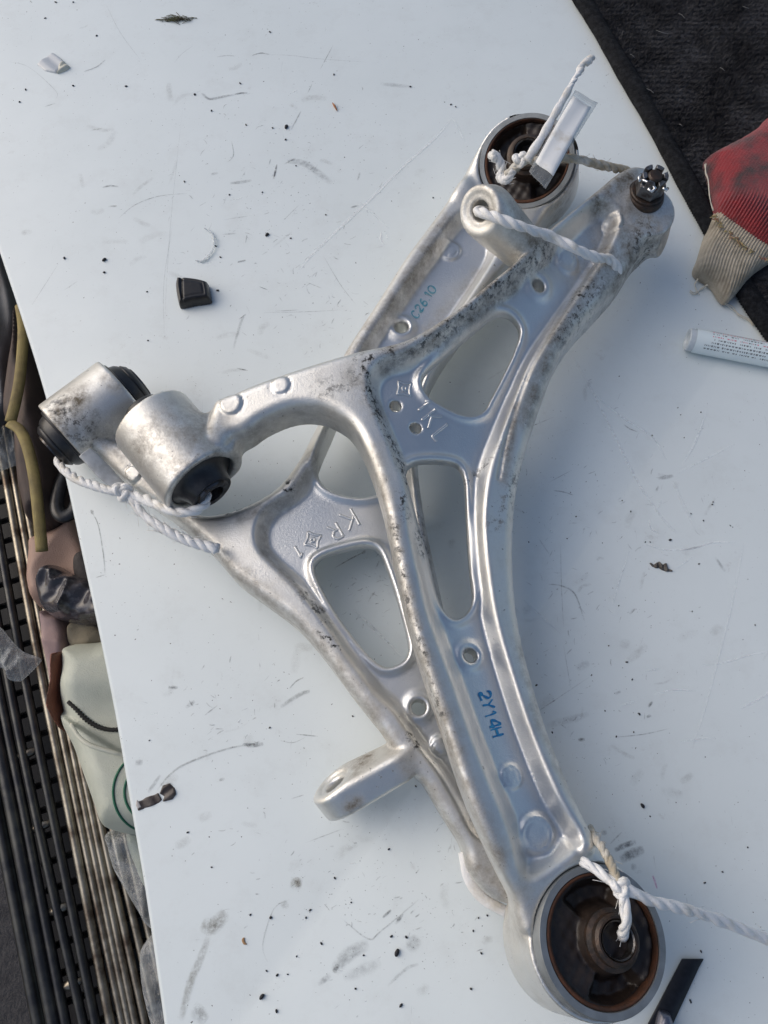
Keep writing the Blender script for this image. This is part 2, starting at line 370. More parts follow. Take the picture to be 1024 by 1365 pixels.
# scuffs, smears and scratches on the table, each with a shape of its own
class Marks:
    def __init__(s): s.V = []; s.F = []; s.a = []
    def add(s, pts, wd, a, z=.00012, fade=True):
        p = np.array([P(u, v, 0)[:2] for u, v in pts]); p = catmull(p, False, 6) if len(p) > 2 else np.linspace(p[0], p[-1], 6); n = len(p)
        T = np.gradient(p, axis=0); T /= np.linalg.norm(T, axis=1)[:, None]+1e-12; nn = np.stack((-T[:, 1], T[:, 0]), 1); b = len(s.V)
        zz = z+rng.uniform(0, .00006)
        for i in range(n):
            f = math.sin(math.pi*min(1, max(0, (i+.15)/(n-.7))))**.6 if fade else 1
            for k, e in ((-1, 0), (-.45, .8), (0, 1), (.45, .8), (1, 0)):
                q = p[i]+nn[i]*k*wd*mm*.5*(.6+.4*f); s.V.append((q[0], q[1], zz)); s.a.append(a*e*f*.85)
        s.F += [(b+i*5+k, b+(i+1)*5+k, b+(i+1)*5+k+1, b+i*5+k+1) for i in range(n-1) for k in range(4)]
    def done(s, name, mat):
        me = mesh_np(name, s.V, s.F); at = me.attributes.new('a', 'FLOAT', 'POINT'); at.data.foreach_set('value', np.array(s.a, np.float32))
        return part(name, me, mat, table, kind='stuff')
dk = Marks(); lt = Marks(); pk = Marks(); br = Marks()
def crop(ox, oy, s, pts): return [(ox+x/s, oy+y/s) for x, y in pts]
A_ = lambda *p: crop(0, 0, 2.56, p)
for pts, wd, a in ((A_((860, 190), (890, 181), (920, 186)), 1.3, .95), (A_((740, 194), (775, 190), (805, 192)), 1.0, .7), (A_((920, 186), (1000, 190), (1080, 200), (1250, 212)), .7, .45),
    (A_((690, 318), (715, 338), (760, 330), (800, 322)), 3.2, .65), (A_((800, 322), (822, 318), (846, 317)), 2.2, .95), (A_((285, 245), (330, 228), (360, 204)), 1.4, .7), (A_((405, 745), (460, 700), (540, 670), (640, 660)), .8, .75),
    (A_((350, 640), (375, 634), (405, 637)), 2., .7), (A_((370, 705), (400, 703)), 2, .6), (A_((310, 445), (350, 438)), 1, .5), (A_((360, 10), (410, 110), (480, 205)), .5, .5), (A_((790, 480), (797, 530), (775, 555)), .8, .7),
    (A_((935, 610), (945, 560)), 1.6, .85), (A_((970, 560), (1010, 540)), 1.6, .6), (A_((785, 625), (820, 622), (860, 615)), 3.5, .5), (A_((720, 595), (745, 590)), 3, .45), (A_((810, 895), (840, 888)), 1.8, .8), (A_((838, 830), (843, 802)), 1., .95),
    (A_((885, 978), (915, 990)), .8, .9), (A_((940, 1062), (1020, 1058)), .7, .7), (A_((815, 1090), (840, 1072)), 1., .8), (A_((765, 750), (860, 735)), .8, .45), (A_((970, 750), (1020, 700)), .7, .6), (A_((560, 1140), (560, 960), (590, 760)), .5, .4), (A_((150, 365), (190, 352)), 1.2, .5), (A_((30, 210), (100, 230), (190, 310), (190, 340)), .7, .4),
    (A_((110, 1040), (200, 900)), .7, .4), (A_((220, 990), (265, 960)), .8, .5), (A_((595, 215), (620, 185), (660, 155)), .6, .4), (A_((660, 680), (645, 665)), .8, .7), (A_((760, 800), (805, 797)), 1.5, .6),
    (crop(180, 60, 2.327, ((575, 75), (615, 0))), .9, .7), (crop(180, 60, 2.327, ((535, 150), (550, 120))), .9, .7), (crop(180, 60, 2.327, ((485, 262), (515, 205))), 1.3, .8), (crop(180, 60, 2.327, ((470, 360), (530, 370), (610, 430))), 7, .42), (crop(180, 60, 2.327, ((430, 415), (440, 370))), 2, .8),
    (crop(180, 60, 2.327, ((668, 505), (695, 497))), 2, .85), (crop(180, 60, 2.327, ((690, 420), (698, 395))), 2, .5), (crop(180, 60, 2.327, ((585, 655), (635, 740), (685, 805))), .6, .55), (crop(180, 60, 2.327, ((400, 830), (520, 828), (640, 822))), .6, .5), (crop(180, 60, 2.327, ((530, 735), (580, 755))), .9, .6), (crop(180, 60, 2.327, ((305, 945), (325, 870), (340, 835))), 2.4, .4), (crop(180, 60, 2.327, ((315, 1003), (350, 1010))), 1, .9), (crop(180, 60, 2.327, ((90, 900), (110, 560), (150, 180))), .5, .3), (crop(180, 60, 2.327, ((760, 120), (860, 130))), 5, .3),
    (crop(130, 880, 2.381, ((190, 410), (260, 340), (400, 285), (500, 265))), 1.5, .6), (crop(130, 880, 2.381, ((460, 268), (495, 270), (527, 266))), 3, .8), (crop(130, 880, 2.381, ((160, 420), (200, 365))), 2.5, .5), (crop(130, 880, 2.381, ((340, 175), (382, 143))), .9, .8), (crop(130, 880, 2.381, ((630, 235), (700, 242))), .8, .8), (crop(130, 880, 2.381, ((610, 90), (630, 68), (655, 55))), 1, .8), (crop(130, 880, 2.381, ((580, 150), (640, 110), (675, 98))), 3, .6), (crop(130, 880, 2.381, ((225, 85), (255, 88))), 2.4, .7), (crop(130, 880, 2.381, ((280, 150), (310, 130))), 3, .5),
    (crop(130, 880, 2.381, ((580, 255), (620, 262), (660, 245))), .6, .5), (crop(130, 880, 2.381, ((385, 382), (405, 376))), 2.2, .55), (crop(130, 880, 2.381, ((540, 960), (525, 900), (560, 790), (610, 760))), .8, .4), (crop(130, 880, 2.381, ((615, 440), (655, 428))), .8, .6), (crop(130, 880, 2.381, ((660, 580), (780, 535))), .7, .5), (crop(130, 880, 2.381, ((780, 825), (860, 885), (900, 860), (1020, 760))), 1, .55), (crop(130, 880, 2.381, ((905, 817), (932, 793))), 1.7, 1), (crop(130, 880, 2.381, ((945, 838), (970, 806))), 2, 1),
    (crop(130, 880, 2.381, ((750, 990), (790, 940), (860, 900))), 8, .45), (crop(130, 880, 2.381, ((748, 995), (765, 965))), 3, .8), (crop(130, 880, 2.381, ((700, 1030), (740, 1000))), 3.5, .5), (crop(130, 880, 2.381, ((780, 1010), (900, 960))), 7, .25), (crop(130, 880, 2.381, ((985, 920), (1020, 880))), 8, .4), (crop(130, 880, 2.381, ((920, 1035), (980, 980), (1020, 965))), 2, .35), (crop(130, 880, 2.381, ((300, 1110), (345, 1150))), 7, .3), (crop(130, 880, 2.381, ((120, 325), (145, 325))), 4, .4),
    (crop(660, 480, 2.626, ((570, 415), (625, 405))), 3.2, .7), (crop(660, 480, 2.626, ((563, 460), (573, 440))), 2, .6), (crop(660, 480, 2.626, ((450, 225), (470, 240), (500, 252))), 1.2, .8), (crop(660, 480, 2.626, ((205, 457), (240, 462), (275, 473))), 1., .8), (crop(660, 480, 2.626, ((185, 785), (230, 790), (280, 820), (315, 920))), 1.2, .75), (crop(660, 480, 2.626, ((185, 430), (270, 385))), .7, .5), (crop(660, 480, 2.626, ((120, 235), (205, 200))), .7, .5), (crop(660, 480, 2.626, ((660, 665), (730, 650))), 1.4, .7), (crop(660, 480, 2.626, ((770, 690), (805, 740))), 2.5, .4),
    (crop(660, 480, 2.626, ((230, 650), (232, 780), (240, 940))), .6, .5), (crop(660, 480, 2.626, ((150, 620), (190, 680))), .9, .5), (crop(660, 480, 2.626, ((250, 1030), (270, 1010))), .9, .8), (crop(660, 480, 2.626, ((535, 1215), (552, 1195))), 2, .85), (crop(660, 480, 2.626, ((530, 1250), (547, 1243))), 2, .8), (crop(660, 480, 2.626, ((290, 1330), (315, 1328))), 2.4, .9), (crop(660, 480, 2.626, ((425, 1320), (520, 1310), (610, 1290))), .7, .6), (crop(660, 480, 2.626, ((240, 1000), (265, 1150))), .6, .5), (crop(660, 480, 2.626, ((120, 1250), (330, 1110))), .7, .45), (crop(660, 480, 2.626, ((180, 1280), (330, 1240))), 5, .3), (crop(660, 480, 2.626, ((420, 1170), (440, 1160))), 2, .6), (crop(660, 480, 2.626, ((285, 1080), (330, 1060))), 5, .35), (crop(660, 480, 2.626, ((470, 890), (490, 870))), 2, .4),
    (crop(620, 1050, 2.535, ((525, 245), (560, 225), (605, 208))), 6, .8), (crop(620, 1050, 2.535, ((505, 212), (540, 195), (578, 182))), 3.5, .9), (crop(620, 1050, 2.535, ((460, 155), (480, 150))), 3, .7), (crop(620, 1050, 2.535, ((490, 190), (530, 150))), 1, .7), (crop(620, 1050, 2.535, ((560, 268), (580, 268))), 4, .4),
    (crop(330, 580, 3.103, ((360, 550), (430, 510), (480, 485))), 1., .9), (crop(330, 580, 3.103, ((473, 490), (490, 478))), 2.4, .9), (crop(330, 580, 3.103, ((475, 800), (480, 780))), 1.1, .9), (crop(330, 580, 3.103, ((500, 690), (520, 650))), .9, .6), (crop(330, 580, 3.103, ((530, 555), (545, 520))), 1, .7),
    (((122, 682), (131, 700), (138, 740), (140, 765)), .8, .9), (((122, 679), (124, 686)), 2.4, 1), (((128, 770), (141, 766)), .7, .8), (((40, 1), (43, 4)), 1, .9)):
    dk.add(pts, wd, a)
for pts, wd, a in ((crop(180, 60, 2.327, ((985, 225), (930, 290), (830, 380), (730, 480), (560, 640), (510, 700))), 2.4, .75), (crop(180, 60, 2.327, ((700, 490), (790, 570))), 2., .35), (crop(180, 60, 2.327, ((985, 225), (1024, 300))), 1.5, .5),
    (crop(660, 480, 2.626, ((275, -10), (340, 110), (430, 290), (500, 430), (590, 560), (640, 610))), 2.4, .62), (crop(660, 480, 2.626, ((340, 115), (450, 205), (550, 270), (600, 350))), 1.8, .6), (crop(660, 480, 2.626, ((740, 180), (700, 290), (655, 365))), 2, .55), (crop(660, 480, 2.626, ((640, 395), (740, 345), (840, 295))), 1.8, .4), (crop(660, 480, 2.626, ((620, 420), (660, 510), (700, 590))), 2.6, .4),
    (crop(660, 480, 2.626, ((525, 645), (600, 665), (690, 660), (760, 640), (845, 638))), 1.4, .7), (crop(660, 480, 2.626, ((640, 725), (690, 690))), 1.2, .5), (crop(660, 480, 2.626, ((540, 555), (545, 590), (575, 607))), 1.4, .8), (crop(660, 480, 2.626, ((870, 640), (830, 850), (790, 1010), (740, 1200), (690, 1360))), 1.8, .4), (crop(660, 480, 2.626, ((720, 1068), (800, 1060), (880, 1035), (960, 1020))), 1.2, .6), (crop(660, 480, 2.626, ((860, 1218), (910, 1195), (960, 1165))), 1.5, .7), (crop(660, 480, 2.626, ((560, 1170), (620, 1155), (705, 1158))), 1.3, .65), (crop(660, 480, 2.626, ((525, 1090), (580, 1080))), 1.2, .6), (crop(660, 480, 2.626, ((440, 1210), (490, 1195))), 1.2, .5), (crop(660, 480, 2.626, ((650, 1335), (770, 1320))), 1.2, .6), (crop(660, 480, 2.626, ((410, 860), (430, 790), (470, 670))), 1.4, .45), (crop(660, 480, 2.626, ((100, 840), (230, 960))), 1.2, .5), (crop(660, 480, 2.626, ((570, 520), (583, 490))), 1.8, .5), (crop(660, 480, 2.626, ((188, 590), (200, 606))), 2.2, .6),
    (crop(330, 580, 3.103, ((440, 720), (520, 800), (640, 915))), 2.4, .6), (crop(180, 60, 2.327, ((765, 580), (762, 600), (775, 622))), 1.8, .8), (crop(180, 60, 2.327, ((780, 585), (783, 605))), 1.2, .6)):
    lt.add(pts, wd, a, .00032)
for pts, wd, a in ((((870, 1167), (873, 1175), (876, 1185)), 1.3, 1.),): pk.add(pts, wd, a)
for pts, wd, a in ((crop(130, 880, 2.381, ((330, 835), (365, 845), (410, 800))), 9, .7), (crop(130, 880, 2.381, ((355, 870), (330, 940), (300, 1010), (280, 1080), (265, 1145))), 5, .55), (crop(130, 880, 2.381, ((612, 705), (650, 712))), 7, .6), (crop(130, 880, 2.381, ((630, 690), (640, 720))), 4, .6), (crop(130, 880, 2.381, ((585, 785), (605, 770))), 5, .5), (crop(130, 880, 2.381, ((310, 1090), (350, 1140))), 5, .35)): br.add(pts, wd, a)
for _ in range(460):                                                      # fine random wear where the table is worn most
    cx, cy, sx, sy = random.choice(((370, 210, 110, 100), (330, 330, 130, 90), (760, 880, 60, 140), (450, 1150, 120, 90), (600, 1220, 120, 70), (800, 700, 90, 120), (300, 930, 90, 60), (480, 780, 40, 40), (420, 400, 70, 50)))
    x = random.gauss(cx, sx*.7); y = random.gauss(cy, sy*.7); th = random.choice((random.gauss(-.5, .35), random.uniform(0, 3.1))); L = random.uniform(2, 11)
    q = [(x, y), (x+L*math.cos(th)*.5+random.uniform(-1, 1), y+L*math.sin(th)*.5+random.uniform(-1, 1)), (x+L*math.cos(th), y+L*math.sin(th))]
    (dk if random.random() < .93 else lt).add(q, random.uniform(.25, .95), random.uniform(.3, .8))
for _ in range(260):                                                      # fine dark specks pressed into the surface
    x, y = random.uniform(20, 1000), random.uniform(5, 1350)
    if random.random() < .55: x, y = random.gauss(390, 90), random.gauss(230, 80)
    q = random.uniform(.4, 1.3); dk.add([(x, y), (x+q*1.4, y+random.uniform(-q, q))], random.uniform(.35, .8), random.uniform(.7, 1), fade=False)
for _ in range(90):                                                       # broad faint wiped smears
    cx, cy = random.choice(((370, 230), (330, 380), (760, 850), (470, 1150), (600, 1250), (820, 650), (300, 1000), (480, 790), (150, 250), (900, 1000)))
    x = random.gauss(cx, 80); y = random.gauss(cy, 80); th = random.gauss(-.6, .5); L = random.uniform(8, 38); e = random.uniform(-4, 4)
    br.add([(x, y), (x+L*.5*math.cos(th)+e, y+L*.5*math.sin(th)+e), (x+L*math.cos(th), y+L*math.sin(th))], random.uniform(1.5, 7), random.uniform(.10, .26))
for _ in range(420):                                                      # dust specks gathered where the arms have lain
    cx, cy, sg = random.choice(((370, 200, 75), (340, 330, 80), (560, 1230, 70), (760, 960, 60), (700, 640, 60), (460, 1180, 60)))
    x, y = random.gauss(cx, sg), random.gauss(cy, sg); q = random.uniform(.3, 1.0); dk.add([(x, y), (x+q*1.5, y+random.uniform(-q, q))], random.uniform(.3, .6), random.uniform(.7, 1), fade=False)
dk.done('scuff_marks', M['mark_dark']); lt.done('pale_scratches', M['mark_light']); pk.done('pink_streak', M['mark_pink']); br.done('brown_smears', M['mark_brown'])

# ------------------------------------------------------------------ the two control arms
def arm(o):
    zpx = TPS(o['z']); ctr = np.array([np.append(P(u, v, z)[:2], z*mm) for u, v, z in o['z']]); zw = TPS(ctr)
    def W(pts, dz=-5): return np.array([P(u, v, float(zpx(u, v))+dz)[:2] for u, v in pts])
    out = catmull(W(o['outline']), True, 6); h = o.get('h', .00125)
    allp = [out]+[np.array([c[:2]])+q for c, R in o['extent'] for q in (np.array([[-R, -R]]), np.array([[R, R]]))]
    lo = np.concatenate(allp).min(0)-.008; hi = np.concatenate(allp).max(0)+.008
    vo = Vol((*lo, -.002), (*hi, o['ztop']), h); X, Y = vo.X, vo.Y
    zr = zw(X, Y).astype(np.float32); sdo = seg_dist(X, Y, out, True)
    pm = np.zeros(X.shape, np.float32); depth = o['depth']*mm
    for p, wd in o['pockets']:
        pm = np.maximum(pm, sst(-seg_dist(X, Y, catmull(W(p, -4), True, 6), True)/(wd*mm)*.5+.5))
    zt = zr-depth*pm
    R = .0062; tt = np.clip(sdo+R, 0, R); zt = zt-(R-np.sqrt(R*R-tt*tt))*1.15
    sd = sdo
    for p in o['windows']:
        s = seg_dist(X, Y, catmull(W(p, -o['depth']), True, 6), True)
        zt = zt+.0024*np.exp(-((s-.0022)/.0022)**2); sd = np.maximum(sd, -s)
    for p, wd, dd in o.get('grooves', ()):
        g = seg_dist(X, Y, catmull(W(p, -3), False, 6), False); zt = zt-dd*mm*np.exp(-(g/(wd*mm))**2)
    for u, v, r, hh, kind in o['bumps']:
        c = P(u, v, float(zpx(u, v))-(o['depth'] if kind in 'dhrm' else 0)); s = np.hypot(X-c[0], Y-c[1])/(r*mm)
        if kind in 'd': zt = zt+hh*mm*np.exp(-(s*1.1)**4)                  # soft dome
        elif kind == 'h': zt = zt+hh*mm*np.exp(-((s-.8)/.35)**2)           # collar round a hole
        elif kind in 'ft': zt = zt+hh*mm*sst((1.05-s)/.15)-.6*mm*np.exp(-((s-1.08)/.1)**2)   # flat ejector disc with a seam
        elif kind == 'm': zt = zt+hh*mm*sst((1.65-s)/.55)-.7*mm*np.exp(-((s-.95)/.09)**2)   # flat disc on a mound
        elif kind == 'r': zt = zt+hh*mm*np.exp(-((s-1.15)/.35)**2)+(hh*.35)*mm*sst((1.0-s)/.15)
    shade_wall = np.zeros(X.shape, np.float32)  # hole walls added down to the underside so the holes look dark
    for u, v, r in o['holes']:
        c = P(u, v, float(zpx(u, v))-o['depth']); hd = np.hypot(X-c[0], Y-c[1]); sd = np.maximum(sd, r*mm-hd); shade_wall = np.maximum(shade_wall, sst((r*mm+.0035-hd)/.001))
    zb = zr-.026+.008*pm*(1-shade_wall)
    vo.F = smax(smax(np.broadcast_to(sd[..., None], (*X.shape, len(vo.ax[2]))), vo.Z-zt[..., None], .0015), zb[..., None]-vo.Z, .002).astype(np.float32)
    for kind, *a in o['solids']:
        if kind == 'cyl':
            c, ax, R, hl, k = a; vo.local(c, R+hl+.015, lambda F, x, y, z: smin(F, d_cyl(x, y, z, c, ax, R, hl, .0014), k))
        elif kind == 'cap':
            A, B, ra, rb, k = a; vo.local((np.array(A)+B)/2, np.linalg.norm(np.array(A)-B)/2+max(ra, rb)+.012, lambda F, x, y, z: smin(F, d_cap(x, y, z, A, B, ra, rb), k))
        elif kind == 'bore':
            c, ax, R, hl = a; vo.local(c, R+hl+.01, lambda F, x, y, z: smax(F, -d_cyl(x, y, z, c, ax, R, hl, .0006), .0014))
        elif kind == 'plane':                                              # cut: removes what lies beyond a plane, near c
            c, ax, r = a; vo.local(c, r, lambda F, x, y, z: np.where((x-c[0])**2+(y-c[1])**2+(z-c[2])**2 < r*r, smax(F, (x-c[0])*ax[0]+(y-c[1])*ax[1]+(z-c[2])*ax[2], .002), F))
    V, Q = surface_nets(vo.F, vo.lo, h, 1)
    me = mesh_np('forged_body', V, Q)
    ix = np.clip(((V[:, 0]-vo.lo[0])/h).round().astype(int), 0, X.shape[0]-1); iy = np.clip(((V[:, 1]-vo.lo[1])/h).round().astype(int), 0, X.shape[1]-1)
    at = me.attributes.new('rim', 'FLOAT', 'POINT'); at.data.foreach_set('value', (1-pm[ix, iy]).astype(np.float32))
    for nm in ('dirt', 'black'):
        a = np.zeros(len(V), np.float32)
        for pts, r, st in o[nm]:
            q = np.array([P(u, v, float(zpx(u, v)))[:2] for u, v in pts]); q = q if len(q) > 1 else np.concatenate((q, q+1e-5))
            a = np.maximum(a, st*np.exp(-(seg_dist(V[:, 0], V[:, 1], q, False)/(r*mm))**2))
        at = me.attributes.new(nm, 'FLOAT', 'POINT'); at.data.foreach_set('value', a)
    bv = BVHTree.FromPolygons([tuple(v) for v in V], [tuple(q) for q in Q])
    return me, bv, zpx
def hit(bv, u, v):
    o, d = ray(u, v); r = bv.ray_cast(o, d)
    return (np.array(r[0]), np.array(r[1])) if r[0] is not None else (P(u, v, 40), np.array((0, 0, 1.)))
GL = {'2': [[(0, .75), (.25, 1), (.75, .95), (.85, .65), (.4, .35), (.05, .05), (.3, .12), (.2, .3), (.0, .2), (.1, .02), (.95, .05)]], 'Y': [[(0, 1), (.5, .5)], [(1, 1), (.5, .5), (.35, 0)]], '1': [[(.1, .75), (.5, 1), (.55, 0)]], 'I': [[(.0, .72), (.45, 1), (.45, 0)]],
      '4': [[(.75, 0), (.75, 1), (0, .35), (1, .33)]], 'H': [[(0, 0), (.05, 1)], [(.95, 0), (1, 1)], [(.03, .5), (.97, .5)]], 'C': [[(.95, .8), (.6, 1), (.15, .8), (.02, .4), (.25, .03), (.7, 0), (.95, .2)]],
      '6': [[(.85, .95), (.35, .8), (.03, .35), (.2, .03), (.65, 0), (.9, .25), (.7, .5), (.3, .48), (.06, .28)]], '.': [[(.3, 0), (.45, .06)]], '0': [[(.5, 1), (.08, .8), (.0, .3), (.3, 0), (.75, .05), (1, .5), (.85, .9), (.5, 1)]],
      'K': [[(0, 0), (0, 1)], [(.95, 1), (.05, .42)], [(.3, .58), (1, 0)]], 'R': [[(0, 0), (0, 1), (.6, 1), (.9, .8), (.9, .62), (.6, .45), (0, .45)], [(.45, .45), (1, 0)]], 'L': [[(0, 1), (0, 0), (.8, 0)]],
      '<>': [[(.5, 1.1), (.74, .74), (1.1, .5), (.74, .26), (.5, -.1), (.26, .26), (-.1, .5), (.26, .74), (.5, 1.1)], [(.5+.13*math.cos(k*.785), .5+.13*math.sin(k*.785)) for k in range(9)]]}
def strokes(ch, c, d, up, wd, ht):
    """glyph centre (px), reading direction, up direction, size in px"""
    for s in GL[ch]: yield [(c[0]+d[0]*(x-.5)*wd+up[0]*(y-.5)*ht, c[1]+d[1]*(x-.5)*wd+up[1]*(y-.5)*ht) for x, y in s]
def emboss(bv, items, d, up, r=.00085):
    mb = MB()
    for ch, c, wd, ht in items:
        for s in strokes(ch, c, d, up, wd, ht):
            s = np.array([np.append(p, 0) for p in s]); s, _ = resample(s, 1.2); p = []
            for q in s: a, n = hit(bv, q[0], q[1]); p.append(a+n*.00005)
            tube(mb, p, r, 8, flat=.75, up=np.array((0, 0, 1.)))
    return mb.me('raised_lettering')
def inkline(bv, items, d, up, wpx=2.2, seed=3):
    mb = MB(); r = np.random.default_rng(seed)
    for ch, c, wd, ht in items:
        for s in strokes(ch, c, d, up, wd, ht):
            s = catmull(np.array([np.append(p, 0) for p in s]), False, 4); s, _ = resample(s, .8); T = np.gradient(s[:, :2], axis=0); T /= np.linalg.norm(T, axis=1)[:, None]+1e-9
            V = []; w_ = wpx*(1+.25*np.sin(np.arange(len(s))*.45+r.uniform(0, 6)))*r.uniform(.85, 1.15)
            for i, q in enumerate(s):
                for e in (-.5, .5):
                    a, n = hit(bv, q[0]-T[i][1]*e*w_[i], q[1]+T[i][0]*e*w_[i]); V.append(a+n*.00025)
            mb.add(V, [(2*i, 2*i+1, 2*i+3, 2*i+2) for i in range(len(s)-1)])
    return mb.me('ink_writing')

def round_bush(parent, c, a, R, prot, off, hole=.0080, rs=.0122, name='bushing', depth=.030, seed=0, lip=(1, .2, 0)):
    """big rubber bush seen face on: steel shell with lip > rubber with two voids, inner sleeve. c = centre of the top rim"""
    a = unit(a); c = np.asarray(c)
    ring = part(name, lathe_me(name, [(R*.875, -depth), (R*.875, -.0012), (R*.89, 0), (R*.985, 0), (R, -.001), (R, -depth)], c, a, 96, True), M['steel_ring'], parent)
    V, F = lathe([(R*.873, -.006), (R*.873, -.0003), (R*.835, -.0009), (R*.82, -.006)], c, a, 96, True); V = V.reshape(96, 4, 3); lipd = unit(np.array(lip)-a*(np.array(lip)@a)); V[:, 2:] += lipd*R*.03; mb = MB(); mb.add(V.reshape(-1, 3), F); part('rusty_lip', mb.me('rusty_lip'), M['rust'], ring)
    u, v, _ = frame(a); q = np.array(off)@u, np.array(off)@v                # sleeve offset in the bush plane
    h = .0009; vo = Vol((-R, -R, -depth), (R, R, prot+.004), h); X, Y = vo.X, vo.Y
    rr = np.hypot(X, Y); rs_ = np.hypot(X-q[0], Y-q[1]); f = np.clip((rs_-rs)/(R*.8-rs), 0, 1)
    top = -.0050+(.0050+prot*.1)*(1-sst(f*4.5))+.0026*sst((rr-R*.74)/(.005)); th = np.arctan2(Y-q[1], X-q[0])
    for t0, wd in ((1.75+seed, .62), (-1.45+seed, .55)):
        dth = np.abs((th-t0+math.pi) % (2*math.pi)-math.pi); s = np.maximum((dth-wd)*R*.55, np.abs(rs_-(rs+.0075+.003*seed*0))-.0045)
        top = top-.007*sst(-s/.004+.5)
    top = top+.0004*np.sin(X*900)*np.sin(Y*700)
    vo.F = smax(smax((rr-R*.858)[..., None], vo.Z-top[..., None], .0025), (-depth*.9-vo.Z)+0*top[..., None], .002)
    V, Q = surface_nets(vo.F, vo.lo, h, 2); V = c+V[:, :1]*u+V[:, 1:2]*v+V[:, 2:]*a
    part('rubber', mesh_np('rubber', V, Q), M['rubber'], ring)
    cs = c+u*q[0]+v*q[1]
    sl = part('inner_sleeve', lathe_me('inner_sleeve', [(hole, -depth), (hole, prot-.0012), (hole+.0008, prot), (rs-.0025, prot), (rs-.0012, prot-.0012), (rs-.001, prot-.004), (rs+.001, prot-.0052), (rs+.0012, -depth)], cs, a, 64, True), M['black_iron'], ring)
    part('bore_edge', lathe_me('bore_edge', [(hole+.0001, -depth*.9), (hole+.0001, prot+.0001), (hole-.0005, prot-.0006), (hole-.0005, -depth*.9)], cs, a, 48, True), M['dark_steel'], ring)
    return cs+a*prot
def barrel_bush(parent, c, a, hl, R, ext, name='bushing', wide=True):
    """small bush lying on its side: rubber flanges and a steel sleeve at both ends"""
    a = unit(a); b = None
    for s in (1, -1):
        k = part(name, lathe_me('rubber_flange', [(.004, -.012), (R*.82, -.012), (R*.82, -.002), (R*.76, -.0012), (R*.68, -.0006), (R*.60, .0022), (R*.55, .0050), (R*.53, ext*.85), (R*.50, ext), (.0062, ext)] if not wide else [(.004, -.012), (R*.83, -.012), (R*.83, .0012), (R*.74, .0016), (R*.70, .0048), (R*.64, .0066), (R*.62, ext*.62), (R*.60, ext*.66), (R*.61, ext*.72), (R*.60, ext*.78), (R*.50, ext), (.0062, ext)], np.asarray(c)+a*s*hl, a*s, 64, False, 50), M['black_rubber'], parent)
        part('inner_sleeve', lathe_me('inner_sleeve', [(.0062, -.01), (.0062, ext+.0012), (R*.40, ext+.0012), (R*.42, ext), (R*.42, -.01)], np.asarray(c)+a*s*hl, a*s, 48, True), M['dark_steel'], k)

